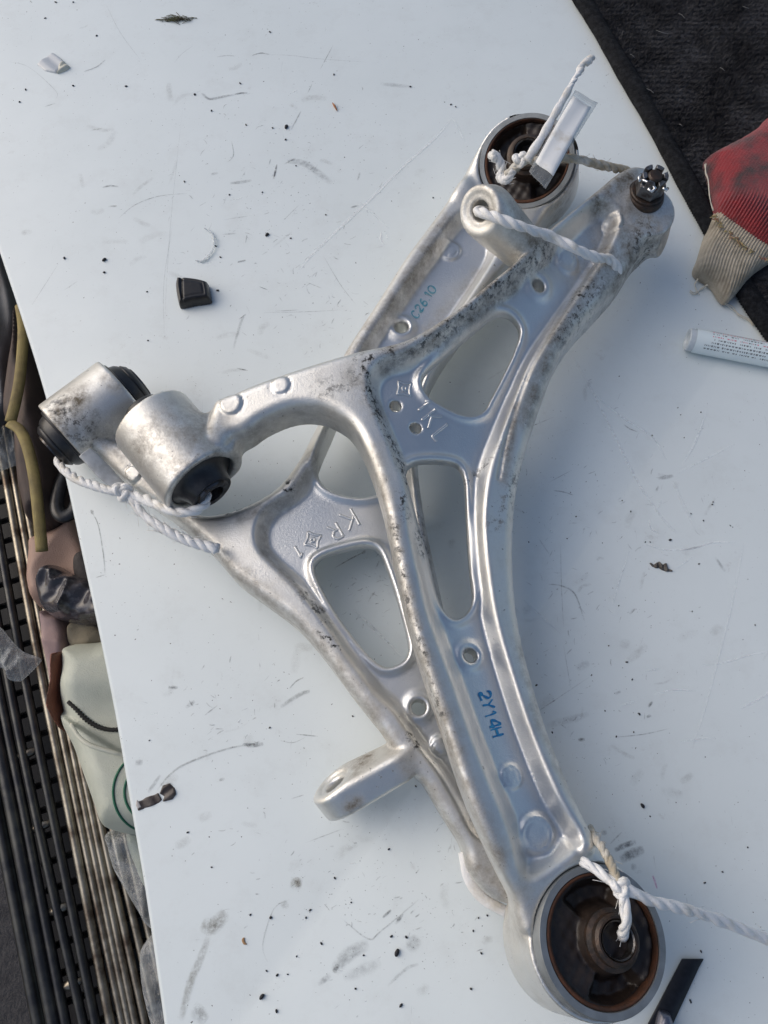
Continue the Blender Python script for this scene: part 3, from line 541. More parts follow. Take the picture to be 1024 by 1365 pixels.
# ---- lower arm (lies on the table)
kr_fb0, kr_fb1 = P(88, 584, 25), P(167, 524, 25); kr_fb = (kr_fb0+kr_fb1)/2; kr_fa = unit(kr_fb1-kr_fb0); kr_hl = np.linalg.norm(kr_fb1-kr_fb0)/2
kr_bb = P(702, 214, 55); kr_ba = unit((-.24, -.36, .90))
lug0 = P(455, 1056, 20); lugA = unit((-.60, .72, .36))
KR = dict(h=.00105, ztop=.062, depth=11,
  z=[(180, 640, 34), (260, 700, 36), (340, 700, 40), (400, 620, 42), (470, 480, 43), (540, 380, 43), (610, 270, 44), (700, 215, 47), (420, 800, 40), (500, 920, 38), (560, 1020, 35), (640, 1150, 29), (560, 700, 39), (590, 850, 38), (660, 340, 42), (690, 1190, 27)],
  outline=[(655, 185), (632, 212), (615, 240), (598, 266), (575, 298), (540, 345), (505, 400), (480, 438), (457, 475), (440, 520), (428, 555), (415, 582), (398, 614), (372, 648), (340, 669), (300, 684), (262, 684), (235, 655), (215, 630), (190, 600), (150, 590), (130, 600), (165, 640), (195, 665), (230, 690), (275, 728), (312, 770), (350, 799), (390, 829), (420, 861), (450, 900), (480, 940), (506, 972), (525, 1000), (552, 1034), (566, 1048), (590, 1088), (616, 1130), (624, 1160), (646, 1190), (680, 1206), (712, 1195), (700, 1140), (655, 1070), (628, 1000), (612, 930), (600, 850), (583, 770), (568, 700), (559, 640), (557, 590), (564, 540), (583, 490), (622, 432), (660, 378), (695, 335), (725, 295), (742, 260), (730, 215), (700, 180)],
  pockets=[([(636, 288), (612, 293), (585, 328), (558, 364), (522, 417), (494, 458), (470, 505), (450, 560), (437, 588), (420, 620), (397, 655), (362, 680), (349, 702), (350, 727), (367, 748), (396, 775), (432, 820), (470, 874), (503, 918), (530, 945), (562, 990), (590, 1026), (614, 1066), (634, 1104), (650, 1110), (640, 1060), (616, 1000), (600, 940), (582, 870), (566, 790), (552, 710), (543, 640), (542, 590), (552, 535), (575, 470), (604, 420), (636, 372), (656, 335), (655, 300)], 4.2)],
  windows=[[(424, 622), (440, 580), (462, 530), (490, 500), (520, 515), (527, 590), (524, 640), (508, 657), (480, 663), (450, 658), (430, 645)], [(420, 757), (430, 743), (460, 733), (488, 728), (504, 734), (515, 757), (530, 803), (542, 848), (544, 868), (536, 882), (516, 889), (499, 880), (478, 858), (450, 820), (430, 785)]],
  bumps=[(600, 335, 5.0, 1.5, 'm'), (535, 437, 8, 2.2, 'h'), (558, 943, 7, 2.0, 'h'), (586, 994, 3.6, 2.4, 'm'), (177, 632, 5, 1.6, 'f'), (612, 268, 10, 2.5, 'd'), (428, 562, 1.3, -.5, 'f')],
  holes=[(535, 437, 4.0), (558, 943, 3.9)],
  extent=[(kr_fb, .035), (kr_bb, .045), (lug0, .02)],
  solids=[('cyl', kr_bb-kr_ba*.021, kr_ba, .0335, .0190, .010), ('cyl', kr_fb, kr_fa, .0245, kr_hl, .010),
          *[('cyl', lug0*(1-f)+P(538, 1012, 25)*f, lugA, .0140-.0030*f, .0066-.0004*f, .0025) for f in np.linspace(0, 1, 22)], ('bore', lug0, lugA, .0056, .02), ('bore', lug0+lugA*.0070, lugA, .0090, .0010),
          ('bore', kr_bb, kr_ba, .0308, .040), ('bore', kr_bb, kr_ba, .0312, .0030), ('bore', kr_fb, kr_fa, .0200, .06)],
  dirt=[([(470, 470), (540, 380), (600, 285)], 7, .8), ([(545, 375), (575, 330)], 4, .8), ([(200, 640), (290, 740), (400, 830), (500, 950), (560, 1040)], 6, .7), ([(500, 960), (560, 1040), (610, 1110)], 6, .7), ([(640, 1160), (690, 1195)], 13, .75), ([(350, 700), (352, 735), (400, 790)], 3, .8), ([(395, 655), (355, 690)], 3, .6), ([(640, 350), (560, 440)], 5, .5), ([(85, 585), (115, 545)], 9, 1.5), ([(110, 570), (160, 600)], 12, .8), ([(420, 610), (380, 665), (320, 690)], 5, .8), ([(150, 520), (165, 530)], 4, .9), ([(470, 1025), (490, 1005)], 5, 1.1), ([(475, 1070), (468, 1075)], 4, 1.1), ([(700, 265), (760, 260)], 10, .8), ([(560, 640), (575, 780), (600, 860)], 4, .6)],
  black=[([(385, 645), (387, 648)], 2.2, 2.), ([(380, 652), (382, 653)], 1.2, 2), ([(428, 838), (440, 856), (448, 866)], 2.4, 1.9), ([(546, 982), (555, 992)], 2.4, 1.6), ([(338, 666), (300, 684)], 1.0, 1.4), ([(88, 560), (120, 585)], 8, .85), ([(100, 590), (130, 570)], 6, .7), ([(405, 790), (440, 840)], 3.5, .85), ([(596, 900), (615, 960)], 4, .8), ([(640, 1090), (655, 1130)], 4, .8), ([(420, 800), (428, 812)], 2, 1.1), ([(555, 690), (565, 740)], 3, 1)])
kr_root = thing('control_arm', 'lower aluminium suspension arm flat on the table, partly covered, its lug pointing lower left', 'control arm', tuple(P(450, 780, 0)), 'aluminium suspension arms')
me, bvR, zR = arm(KR); body = part('forged_body', me, M['alum'], kr_root)
sR = round_bush(kr_root, kr_bb, kr_ba, .0312, .010, (.001, .002, 0), seed=.5, lip=(.5, 1, 0))
barrel_bush(kr_root, kr_fb, kr_fa, kr_hl, .0245, .0105)
d = np.array((-.87, .49)); up = np.array((.49, .87))
part('raised_lettering', emboss(bvR, [('K', (466, 693), 17, 25), ('R', (447, 709), 13, 21), ('<>', (417, 720), 21, 21), ('I', (397, 736), 9, 17)], d, up), M['alum'], kr_root)
d = np.array((.55, -.83)); up = np.array((-.83, -.55)); b0 = np.array((553.0, 420.0))
part('ink_writing', inkline(bvR, [(ch, tuple(b0+d*x), wd, 11) for ch, x, wd in (('C', 1, 7), ('2', 11, 7), ('6', 20.5, 7), ('.', 28, 5), ('1', 33, 6), ('0', 41, 8))], d, up, 1.9), M['ink2'], kr_root)
# ball joint of the lower arm: black boot below the end
bj = P(668, 1180, 8)
part('ball_joint', lathe_me('ball_joint', [(.001, .0), (.011, 0), (.0145, .004), (.0145, .010), (.012, .013), (.001, .013)], P(658, 1150, 3), (0, 0, 1), 40), M['black_rubber'], kr_root)

# ---- upper arm (rests across the lower one)
kl_fb0, kl_fb1 = P(203, 561, 57), P(271, 642, 57); kl_fb = (kl_fb0+kl_fb1)/2; kl_fa = unit(kl_fb1-kl_fb0); kl_hl = np.linalg.norm(kl_fb1-kl_fb0)/2
kl_bb = P(805, 1253, 56); kl_ba = unit((.24, .11, .96))
eye = P(638, 281, 92); eyeA = unit((-.66, -.50, .56))
bjc = P(862, 268, 58)
KL = dict(h=.00105, ztop=.116, depth=12,
  z=[(300, 555, 73), (400, 520, 79), (480, 500, 82), (600, 440, 80), (710, 340, 77), (800, 270, 68), (860, 262, 58), (530, 680, 80), (560, 820, 79), (610, 980, 77), (660, 1110, 74), (690, 1200, 61), (850, 345, 50), (770, 430, 53), (700, 560, 53), (675, 700, 52), (690, 850, 52), (735, 990, 52), (790, 1110, 53), (800, 1190, 50), (240, 600, 70), (240, 545, 72)],
  outline=[(285, 540), (310, 527), (345, 512), (400, 493), (470, 472), (540, 455), (600, 420), (650, 380), (692, 345), (722, 315), (758, 285), (795, 255), (822, 233), (845, 224), (868, 232), (884, 252), (888, 275), (884, 300), (868, 325), (850, 344), (828, 378), (800, 410), (770, 442), (745, 480), (725, 530), (705, 590), (690, 650), (684, 720), (686, 790), (695, 850), (710, 910), (730, 975), (760, 1050), (785, 1102), (812, 1145), (840, 1190), (800, 1230), (740, 1240), (700, 1245), (689, 1225), (684, 1200), (668, 1168), (650, 1130), (620, 1060), (590, 970), (560, 880), (540, 810), (525, 740), (510, 670), (490, 610), (468, 570), (440, 551), (415, 545), (385, 548), (352, 562), (330, 577), (312, 584), (300, 600), (280, 590)],
  pockets=[([(806, 276), (818, 296), (806, 330), (775, 378), (742, 425), (708, 475), (688, 518), (668, 565), (650, 612), (641, 655), (638, 700), (643, 760), (653, 823), (672, 893), (699, 975), (735, 1062), (764, 1112), (755, 1130), (735, 1146), (712, 1160), (700, 1158), (684, 1100), (657, 1035), (630, 965), (609, 905), (578, 820), (566, 770), (554, 715), (545, 655), (530, 605), (514, 565), (500, 530), (499, 504), (514, 487), (548, 476), (602, 442), (673, 382), (735, 327), (786, 280)], 4.8)],
  windows=[[(563, 508), (572, 493), (600, 470), (632, 443), (656, 424), (671, 420), (685, 428), (692, 445), (684, 472), (668, 506), (653, 534), (645, 548), (630, 555), (608, 551), (578, 535), (566, 522)], [(541, 632), (549, 619), (572, 615), (603, 618), (615, 628), (620, 652), (622, 700), (626, 760), (630, 798), (622, 817), (607, 825), (593, 815), (583, 793), (570, 740), (556, 692), (546, 655)]],
  grooves=[([(795, 345), (765, 390), (745, 425), (712, 483), (693, 529), (675, 584), (664, 640)], 1.1, 1.7)],
  bumps=[(755, 350, 5.5, 2.2, 'm'), (717, 383, 8, 2.0, 'h'), (820, 290, 5.6, 1.2, 't'), (627, 874, 7.0, 2.2, 'h'), (682, 1035, 4.2, 1.7, 'm'), (716, 1112, 6.6, 3.0, 'm'), (308, 538, 6.2, 1.2, 'f'), (374, 513, 5.2, .8, 'f'), (775, 1128, 4, 2.0, 'd'), (527, 541, 4, .3, 'h'), (554, 570, 4, .3, 'h')],
  holes=[(717, 383, 3.7), (627, 874, 3.4), (527, 541, 3.2), (554, 570, 3.2)],
  extent=[(kl_fb, .035), (kl_bb, .048), (eye, .025), (bjc, .028)],
  solids=[('cyl', kl_fb, kl_fa, .0240, kl_hl, .012), ('cyl', kl_bb-kl_ba*.0235, kl_ba, .0333, .0165, .006),
          ('cyl', bjc+np.array((0, -.004, -.015)), unit((.1, -.25, 1)), .0165, .016, .008), ('cyl', P(868, 318, 38), unit((.8, -.5, .3)), .011, .008, .006),
          *[('cyl', (eye-eyeA*.0072)*(1-f)+P(706, 340, 63)*f, eyeA, .0142-.0035*f, .0066-.0008*f, .0025) for f in np.linspace(0, 1, 26)], ('bore', eye, eyeA, .0058, .04), ('bore', eye+eyeA*.0006, eyeA, .0100, .0014),
          ('bore', kl_bb, kl_ba, .0310, .046), ('bore', kl_bb, kl_ba, .0319, .0060), ('bore', kl_fb, kl_fa, .0195, .06)],
  dirt=[([(700, 340), (600, 425), (520, 462)], 8, .9), ([(690, 370), (600, 440), (510, 485)], 3, .9), ([(800, 360), (745, 440), (700, 560)], 6, .9), ([(830, 250), (860, 300), (820, 360)], 24, 1.05), ([(800, 262), (840, 235)], 9, 1.2), ([(500, 600), (545, 800), (600, 990), (670, 1150)], 4, .85), ([(525, 740), (560, 860), (610, 1000)], 5, .8), ([(690, 540), (670, 640)], 3, .9), ([(200, 600), (260, 570), (300, 600)], 18, .8), ([(240, 640), (290, 610)], 10, .9), ([(470, 500), (500, 540)], 7, .7), ([(330, 570), (400, 545), (440, 550)], 4, .7), ([(690, 860), (720, 960), (770, 1060)], 5, .55), ([(700, 1180), (700, 1240)], 8, .5), ([(690, 345), (720, 320)], 9, .9), ([(640, 275), (690, 305), (720, 315)], 13, .7)],
  black=[([(486, 478), (492, 520), (512, 566), (534, 610), (545, 640)], 3.2, 1.35), ([(480, 480), (500, 476)], 4, 1.2), ([(690, 352), (640, 395), (580, 445), (510, 470)], 5, .92), ([(700, 345), (735, 325)], 5, .9), ([(770, 395), (768, 405), (780, 385)], 4, 1.5), ([(775, 400), (745, 450)], 5, .95), ([(800, 372), (770, 420)], 6, .85), ([(560, 705), (566, 730)], 3, .9), ([(535, 660), (540, 690)], 3, 1), ([(525, 690), (545, 800), (590, 950)], 2.5, .85), ([(845, 330), (858, 300), (870, 330)], 7, .9), ([(430, 520), (480, 500)], 6, .62), ([(835, 230), (850, 240)], 5, .9), ([(660, 700), (700, 620)], 5, .72), ([(615, 640), (680, 590)], 3, .7)])
kl_root = thing('control_arm', 'upper aluminium suspension arm resting across the other, with castle nut and blue writing', 'control arm', tuple(P(640, 760, 0)), 'aluminium suspension arms')
me, bvL, zL = arm(KL); part('forged_body', me, M['alum'], kl_root)
sL = round_bush(kl_root, kl_bb, kl_ba, .0316, .0065, (.004, 0, 0))
barrel_bush(kl_root, kl_fb, kl_fa, kl_hl, .0240, .0090, wide=False)
d = np.array((.62, .78)); up = np.array((.78, -.62))
part('raised_lettering', emboss(bvL, [('<>', (539, 518), 21, 20), ('I', (566, 541), 8, 20), ('K', (576, 558), 14, 24), ('L', (590, 578), 12, 26)], d, up), M['alum'], kl_root)
d = np.array((.31, .95)); up = np.array((.95, -.31)); b0 = np.array((645.0, 925.0))
part('ink_writing', inkline(bvL, [(ch, tuple(b0+d*x+np.array(up)*j), wd, 15) for ch, x, wd, j in (('2', 3, 11, 1), ('Y', 16, 11, 1), ('1', 29, 8, 0), ('4', 42, 11, 1), ('H', 54, 10, 1))], d, up, 2.6, 5), M['ink'], kl_root)
# ball stud with castle nut and cotter pin
na = unit((.03, -.06, 1)); nb = P(861, 259, 62)
bjp = part('ball_joint', lathe_me('ball_joint', [(.001, -.006), (.0115, -.006), (.0124, -.002), (.0114, .0010), (.0104, .0015), (.0104, .0030), (.0098, .0035), (.001, .004)], nb, na, 48), M['black_iron'], kl_root)
h = .0004; vo = Vol((-.0125, -.0125, -.001), (.0125, .0125, .0165), h); X, Y = vo.X, vo.Y
hexd = np.max([np.cos(k*math.pi/3)*X+np.sin(k*math.pi/3)*Y for k in range(6)], 0)-.0080
cas = np.hypot(X, Y)-.0080; Fh = np.where(vo.Z < .0085, hexd[..., None], np.maximum(hexd, cas)[..., None])
Fh = smax(np.maximum(np.maximum(Fh, vo.Z-.0135), -vo.Z), (np.hypot(X, Y)[..., None]+vo.Z*.9-.0204), .0006)
for k in range(3):
    t_ = k*math.pi/3+math.pi/6; s_ = np.abs(-np.sin(t_)*X+np.cos(t_)*Y)-.0012; Fh = np.maximum(Fh, -np.maximum(s_[..., None], .0088-vo.Z))
Fh = np.maximum(Fh, -(np.hypot(X, Y)-.0052)[..., None]); V, Q = surface_nets(Fh, vo.lo, h, 1); u_, v_, _ = frame(na); c0 = nb+na*.004
part('castle_nut', mesh_np('castle_nut', c0+V[:, :1]*u_+V[:, 1:2]*v_+V[:, 2:]*na, Q), simple('plated_steel', (.20, .20, .205), .36, .8, (.08, .07, .065), 260, .45, .62, bump=(700, .3, .0005)), bjp)
part('stud', lathe_me('stud', [(.0001, .0138), (.0035, .0138), (.0046, .0128), (.0048, .0), (.0001, 0)], c0, na, 32), M['black_iron'], bjp)
mb = MB(); q = c0+na*.0108
tube(mb, [q+np.array(p)*mm for p in ((-8.5, -1, 0), (-6.3, -3.5, 1.2), (-2.8, -6.2, 1.5), (-.5, -8.6, .6), (-2.8, -10.2, -.2), (-4.6, -8.8, -.2), (-3.2, -7.4, .2))], .0009, 8)
tube(mb, [q+np.array(p)*mm for p in ((4, -8, .2), (6.5, -9, -.4), (7.5, -7.5, -.6))], .0009, 8)
tube(mb, [q+np.array(p)*mm for p in ((-8, 2, 1), (-9.8, -.5, .6), (-9.2, -3, 0))], .0009, 8)
part('cotter_pin', mb.me('cotter_pin'), M['bright_steel'], bjp)
# ------------------------------------------------------------------ ropes and tag
def top(bv, u, v, dz): p, n = hit(bv, u, v); return p+np.array((0, 0, dz*mm))
LR, LS = M['rope'], M['rope_soiled']
# rope at the small bushes
r_ = thing('rope', 'white twisted rope knotted round the two small bushings at the left table edge', 'rope', tuple(P(165, 655, 0)), 'white tie ropes')
mb = MB(); kn = P(163, 656, 44)
rope(mb, [P(104, 600, 24), P(90, 606, 22), P(78, 614, 20), P(84, 624, 26), P(100, 637, 34), P(122, 646, 40), P(145, 654, 43), kn, P(190, 664, 47), P(212, 675, 52), P(240, 683, 56), P(262, 680, 57), P(273, 672, 56), P(276, 662, 55), P(270, 650, 55)], .0031, .020, 3, 14, 1)
part('strand', mb.me('strand'), LR, r_)
mb = MB(); rope(mb, [kn, P(178, 670, 45), P(192, 687, 45), P(212, 701, 45), P(236, 714, 45), P(262, 724, 45), P(290, 733, 44)], .0033, .021, 3, 26, 2, ((0, .9), (.6, 1), (1, 1.15)))
part('loose_end', mb.me('loose_end'), LR, r_)
mb = MB(); knot(mb, P(164, 655, 46), .0026, .0042, (.2, -.3, 1), 3); part('knot', mb.me('knot'), LR, r_)
mb = MB(); q = catmull([P(160, 648, 46), P(148, 638, 47), P(134, 624, 49), P(122, 611, 51), P(113, 603, 52)], False, 6)
tube(mb, q, np.interp(np.linspace(0, 1, len(q)), (0, .4, 1), (.0035, .0048, .0042)), 12, True, .3, np.array((.25, .2, 1.))); part('flattened_end', mb.me('flattened_end'), simple('greyed_film', (.50, .51, .51), .4, 0, (.38, .38, .37), 160, bump=(400, .5, .0006)), r_)
# rope with the tag across the top bush and round the ball joint
r_ = thing('rope', 'white rope threaded through the upright lug and wrapped round the ball joint end', 'rope', tuple(P(730, 280, 0)), 'white tie ropes')
mb = MB(); rope(mb, [eye+eyeA*-.012, eye+eyeA*.001, P(655, 287, 97), P(672, 294, 97), P(700, 304, 93), top(bvL, 735, 318, 3.0)*.5+P(735, 318, 90)*.5, P(765, 330, 79), P(795, 343, 68), top(bvL, 812, 351, 3.4), P(823, 359, 52), P(823, 368, 44), P(812, 374, 34), P(800, 366, 24)], .0034, .030, 3, 8, 4)
part('strand', mb.me('strand'), LR, r_)
mb = MB(); rope(mb, [P(850, 240, 52), P(838, 229, 56), P(818, 224, 62), P(795, 218, 68), P(770, 212, 73), P(750, 211, 76), P(725, 215, 77), P(702, 214, 76), P(688, 222, 75), P(676, 234, 72)], .0032, .019, 3, 8, 5)
part('soiled_strand', mb.me('soiled_strand'), LS, r_)
mb = MB(); rope(mb, [P(684, 226, 75), P(674, 240, 69), P(667, 237, 68), P(669, 226, 71), P(664, 213, 75), P(656, 206, 79)], .0034, .017, 3, 14, 6, ((0, .9), (.8, 1.05), (1, 1.15)))
part('loose_end', mb.me('loose_end'), LR, r_)
mb = MB(); knot(mb, P(694, 213, 79), .0022, .0036, (-.2, -.5, 1), 8); part('knot', mb.me('knot'), LR, r_)
# rope at the big bush
r_ = thing('rope', 'white rope knotted over the large bottom bushing and trailing off to the right', 'rope', tuple(P(826, 1185, 0)), 'white tie ropes')
kn = P(826, 1182, 68)
mb = MB(); rope(mb, [kn, P(830, 1196, 69), P(833, 1212, 70), P(834, 1226, 70), P(832, 1238, 66), P(830, 1246, 56), P(829, 1250, 42)], .0029, .022, 3, 4, 9)
rope(mb, [kn+np.array((0, 0, .001)), P(845, 1190, 68), P(868, 1201, 64), P(900, 1209, 57), P(935, 1219, 48), P(975, 1233, 36), P(1015, 1249, 24), P(1055, 1266, 12), P(1120, 1280, 5)], .0030, .034, 3, 14, 10)
part('strand', mb.me('strand'), LR, r_)
mb = MB(); q = catmull([kn, P(812, 1172, 67), P(798, 1161, 65), P(786, 1152, 62), P(776, 1149, 59)], False, 6)
rope(mb, q[::3], .0027, .030, 3, 3, 11); part('flat_strand', mb.me('flat_strand'), LR, r_)
mb = MB(); rope(mb, [kn, P(820, 1166, 66), P(812, 1148, 62), P(803, 1130, 56), P(793, 1116, 48), P(786, 1104, 36)], .0024, .015, 3, 6, 12); part('soiled_strand', mb.me('soiled_strand'), LS, r_)
mb = MB(); knot(mb, kn+np.array((0, 0, .001)), .0021, .0034, (0, .2, 1), 13); part('knot', mb.me('knot'), LR, r_)
mb = MB(); q = catmull([P(618, 1136, 14), P(620, 1150, 14), P(623, 1166, 14), P(632, 1184, 14), P(647, 1200, 14), P(668, 1212, 14), P(700, 1228, 14)], False, 8)
tube(mb, q, .0028, 14, True, .5, np.array((.15, .1, 1.))); part('flat_loop', mb.me('flat_loop'), LR, r_)
# laminated tag
tg = thing('tag', 'small blank paper tag in a clear laminate sleeve hanging over the top bushing', 'tag', tuple(P(740, 190, 60)))
def sheet(cs, zs, th, bow, n=10, m=5):
    V = []; C = [P(u, v, z) for (u, v), z in zip(cs, zs)]
    for s in (0, 1):
        for i in range(n+1):
            for j in range(m+1):
                a, b = i/n, j/m; p = (C[0]*(1-b)+C[1]*b)*(1-a)+(C[3]*(1-b)+C[2]*b)*a
                p = p+np.array((0, 0, bow*math.sin(a*math.pi)*mm+.35*mm*math.sin(b*7+a*3)-s*th)); V.append(p)
    q = (n+1)*(m+1); F = []
    for i in range(n):
        for j in range(m):
            a = i*(m+1)+j; F += [(a, a+m+1, a+m+2, a+1), (q+a, q+a+1, q+a+m+2, q+a+m+1)]
    for i in range(n): a = i*(m+1); F += [(a, q+a, q+a+m+1, a+m+1), (a+m, a+2*m+1, q+a+2*m+1, q+a+m)]
    for j in range(m): a = j; b = n*(m+1)+j; F += [(a, a+1, q+a+1, q+a), (b, q+b, q+b+1, b+1)]
    return mesh_np('sheet', V, F)
part('laminate_sleeve', sheet([(767, 120), (797, 137), (728, 250), (706, 227)], (90, 86, 84, 86), .0011, 1.5), M['clear_tag'], tg)
part('paper_slip', sheet([(764, 128), (788, 143), (738, 234), (714, 216)], (90.6, 87.4, 85.5, 87), .0004, 1.5), M['paper'], tg)
mb = MB(); q = catmull([P(766, 104, 91), P(757, 122, 91), P(740, 152, 90), P(722, 184, 88), P(703, 213, 84)], False, 6)
tube(mb, q, np.interp(np.linspace(0, 1, len(q)), (0, .3, 1), (.0012, .0023, .0028))*(1+.12*np.sin(np.arange(len(q))*1.3)), 10, True, .6, np.array((.2, -.3, 1.))); part('rolled_edge', mb.me('rolled_edge'), LR, tg)
mb = MB(); rope(mb, [P(759, 118, 91), P(766, 106, 92), P(772, 97, 92), P(775, 88, 92), P(783, 82, 91), P(790, 76, 90)], .0022, .008, 2, 6, 15, ((0, .7), (.4, 1), (.5, 1.5), (.62, 1.0), (.8, 1.5), (1, 1.1)))
part('twisted_end', mb.me('twisted_end'), LR, tg)
mb = MB()
for k in range(5): a = P(707+k*4.3, 233+k*4.3, 87.2); b = P(713+k*4.3, 226+k*4.3, 87.5); tube(mb, [a, b], .00014, 4)
part('sleeve_ribs', mb.me('sleeve_ribs'), M['clear'], tg)

# ------------------------------------------------------------------ carpet, glove, tube, knife
ce = catmull([P(u, v, 0) for u, v in [(752, -40), (775, 5), (800, 47), (850, 133), (880, 187), (906, 234), (931, 281), (962, 340), (998, 404), (1030, 452), (1075, 520)]], False, 6)
ct = thing('carpet', 'black carpet mat with a bound edge in the upper right corner', 'carpet', tuple(P(920, 60, 0)))
pc = np.array([tuple(p[:2]) for p in ce]+[tuple(P(1300, 520, 0)[:2]), tuple(P(1300, -40, 0)[:2])]); bm = bmesh.new()
vs = [bm.verts.new((x, y, .0004)) for x, y in pc]; f = bm.faces.new(vs[::-1] if False else vs); ex = bmesh.ops.extrude_face_region(bm, geom=[f])
bmesh.ops.translate(bm, verts=[e for e in ex['geom'] if isinstance(e, bmesh.types.BMVert)], vec=(0, 0, .004)); bmesh.ops.recalc_face_normals(bm, faces=bm.faces)
me = bpy.data.meshes.new('backing'); bm.to_mesh(me); bm.free(); part('backing', me, M['carpet'], ct)
gx, gy = np.meshgrid(np.arange(pc[:, 0].min(), .36, .00115), np.arange(pc[:, 1].min(), .66, .0013), indexing='ij')
gx = gx+rng.normal(0, .00035, gx.shape); gy = gy+rng.normal(0, .0004, gy.shape)
ins = seg_dist(gx, gy, pc, True) < -.003; px, py = gx[ins], gy[ins]; n = len(px)
wv = waves(5, 8, 60, 260); lean = wv(px, py); row = np.sin(py/.0052*6.283+wv(px, py)*1.5)
H = .0064+.0009*row+.0009*lean+rng.normal(0, .0008, n); V = []; F = []
for k in range(3):
    a = rng.uniform(0, 6.28, n); w_ = .0006; bx = np.cos(a)*w_; by = np.sin(a)*w_
    tip = np.stack((px+.0013*np.cos(lean*1.5)+rng.normal(0, .0013, n), py-.0012*row+rng.normal(0, .0013, n), H), 1)
    b0 = np.stack((px-bx, py-by, np.full(n, .003)), 1); b1 = np.stack((px+bx, py+by, np.full(n, .003)), 1)
    V.append(np.stack((b0, b1, tip), 1).reshape(-1, 3))
V = np.concatenate(V); part('pile', mesh_np('pile', V, np.arange(len(V)).reshape(-1, 3), False), M['carpet'], ct, kind='stuff')
mb = MB(); q, s_ = resample(ce, .0011); q = q+np.array((0, 0, .0040)); rad = .0074+.0004*np.sin(s_/.0023*6.283)+.0004*np.sin(s_/.017)
tube(mb, q, rad, 16, True, .62, np.array((0, 0, 1.))); part('binding', mb.me('binding'), M['binding'], ct)
mb = MB()
for u, v, L in ((875, 40, 16), (905, 18, 8), (862, 118, 10), (840, 72, 6), (960, 90, 6), (990, 8, 9), (905, 165, 5)):
    q = [P(u, v, 7.6), P(u+L*.5, v+L*.2, 8.2), P(u+L, v+L*random.uniform(.3, .8), 7.6)]; tube(mb, catmull(q, False, 4), .00013, 4)
t = simple('grey_lint', (.3, .3, .3), .9); part('lint', mb.me('lint'), t, ct, kind='stuff')
# glove
gl = thing('work_glove', 'red knitted work glove with grimy cream ribbed cuff lying over the carpet edge', 'glove', tuple(P(985, 290, 8)))
ga = P(1010, 250, 10)-P(945, 385, 10); ga = unit(ga[:2]); gp = np.array((-ga[1], ga[0])); g0 = P(980, 320, 10)[:2]
wg = waves(11, 7, 40, 160)
def grib(am, per):
    def f(X, Y, sd):
        s = (X-g0[0])*gp[0]+(Y-g0[1])*gp[1]; l = (X-g0[0])*ga[0]+(Y-g0[1])*ga[1]
        return am(l)*np.sin(6.283*(s+.0012*np.sin(l*90)+l*l*1.2)/per)*sst(-sd/.002)+am(l*0)*2.6*wg(X, Y)+.0010*np.sin(l/.0013*1.0)*0
    return f
zt_ = lambda X, Y: .0055*sst((X-P(940, 330, 0)[0])/.03)
def fabric(name, a, b, dark, grain=1700):
    t = NT(name); c = t.mix(t.rng(t.noise(260, 5), .35, .65), a, b); c = t.mix(t.rng(t.noise(30, 5, .62), .47, .64), c, dark)
    t.set(Base_Color=c, Roughness=.9, Sheen_Weight=.3); t.bump(t.noise(grain, 3, .7), .8, .0012); return t.m
V, Q = pillow([(937, 219), (945, 211), (975, 201), (998, 189), (1008, 178), (1018, 176), (1060, 186), (1110, 240), (1110, 345), (1035, 352), (1012, 344), (990, 331), (972, 316), (957, 301), (949, 287), (948, 262), (941, 238)], 6, 17, 15, .55, grib(lambda l: (.00080*sst((.034-l)/.022)+.00015), .00215), zt_, .0015, 1, .003)
part('hand', mesh_np('hand', V, Q), fabric('red_knit', (.30, .014, .020), (.21, .010, .016), (.030, .010, .012)), gl)
V, Q = pillow([(950, 285), (960, 299), (975, 314), (992, 328), (1014, 341), (1034, 349), (1015, 362), (997, 375), (979, 396), (966, 408), (957, 401), (948, 386), (938, 378), (926, 370), (923, 362), (929, 346), (938, 316)], 2, 11, 9, .5, grib(lambda l: .00062+0*l, .0020), lambda X, Y: .006*sst((X-P(935, 350, 0)[0])/.03), .0012, 1, .0015)
part('ribbed_cuff', mesh_np('ribbed_cuff', V, Q), fabric('cream_knit', (.54, .47, .36), (.42, .365, .27), (.24, .20, .14)), gl)
mb = MB()
for q in ([(944, 380, 4), (935, 385, 1), (926, 391, 1), (920, 388, 1)], [(966, 404, 4), (976, 410, 1), (985, 420, 1), (996, 425, 1), (1005, 433, 1), (1008, 428, 1)], [(940, 219, 14), (941, 230, 15), (945, 240, 15), (947, 262, 14), (951, 280, 13)], [(930, 372, 4), (926, 380, 1), (932, 392, 1)]):
    for k in range(3): tube(mb, catmull([P(u+random.uniform(-1.5, 1.5), v+random.uniform(-1.5, 1.5), z+.4) for u, v, z in q], False, 6), .00028, 5)
part('loose_threads', mb.me('loose_threads'), simple('thread', (.62, .58, .48), .9), gl, kind='stuff')
mb = MB()
for k in range(70):
    f = random.random(); i = f*5; pl = [(950, 287), (962, 301), (976, 315), (992, 329), (1012, 342), (1030, 351)]; j = min(int(i), 4); g = i-j
    u = pl[j][0]*(1-g)+pl[j+1][0]*g+random.gauss(0, 1.3); v = pl[j][1]*(1-g)+pl[j+1][1]*g+random.gauss(0, 1.3)
    q = P(u, v, 17+4*f); tube(mb, [q, q+np.array((random.gauss(0, .0007), random.gauss(0, .0007), .0006)), q+np.array((random.gauss(0, .0012), random.gauss(0, .0012), .0002))], .00032, 5)
part('seam_stitches', mb.me('seam_stitches'), simple('seam_yarn', (.42, .36, .17), .9, 0, (.30, .10, .08), 300), gl, kind='stuff')
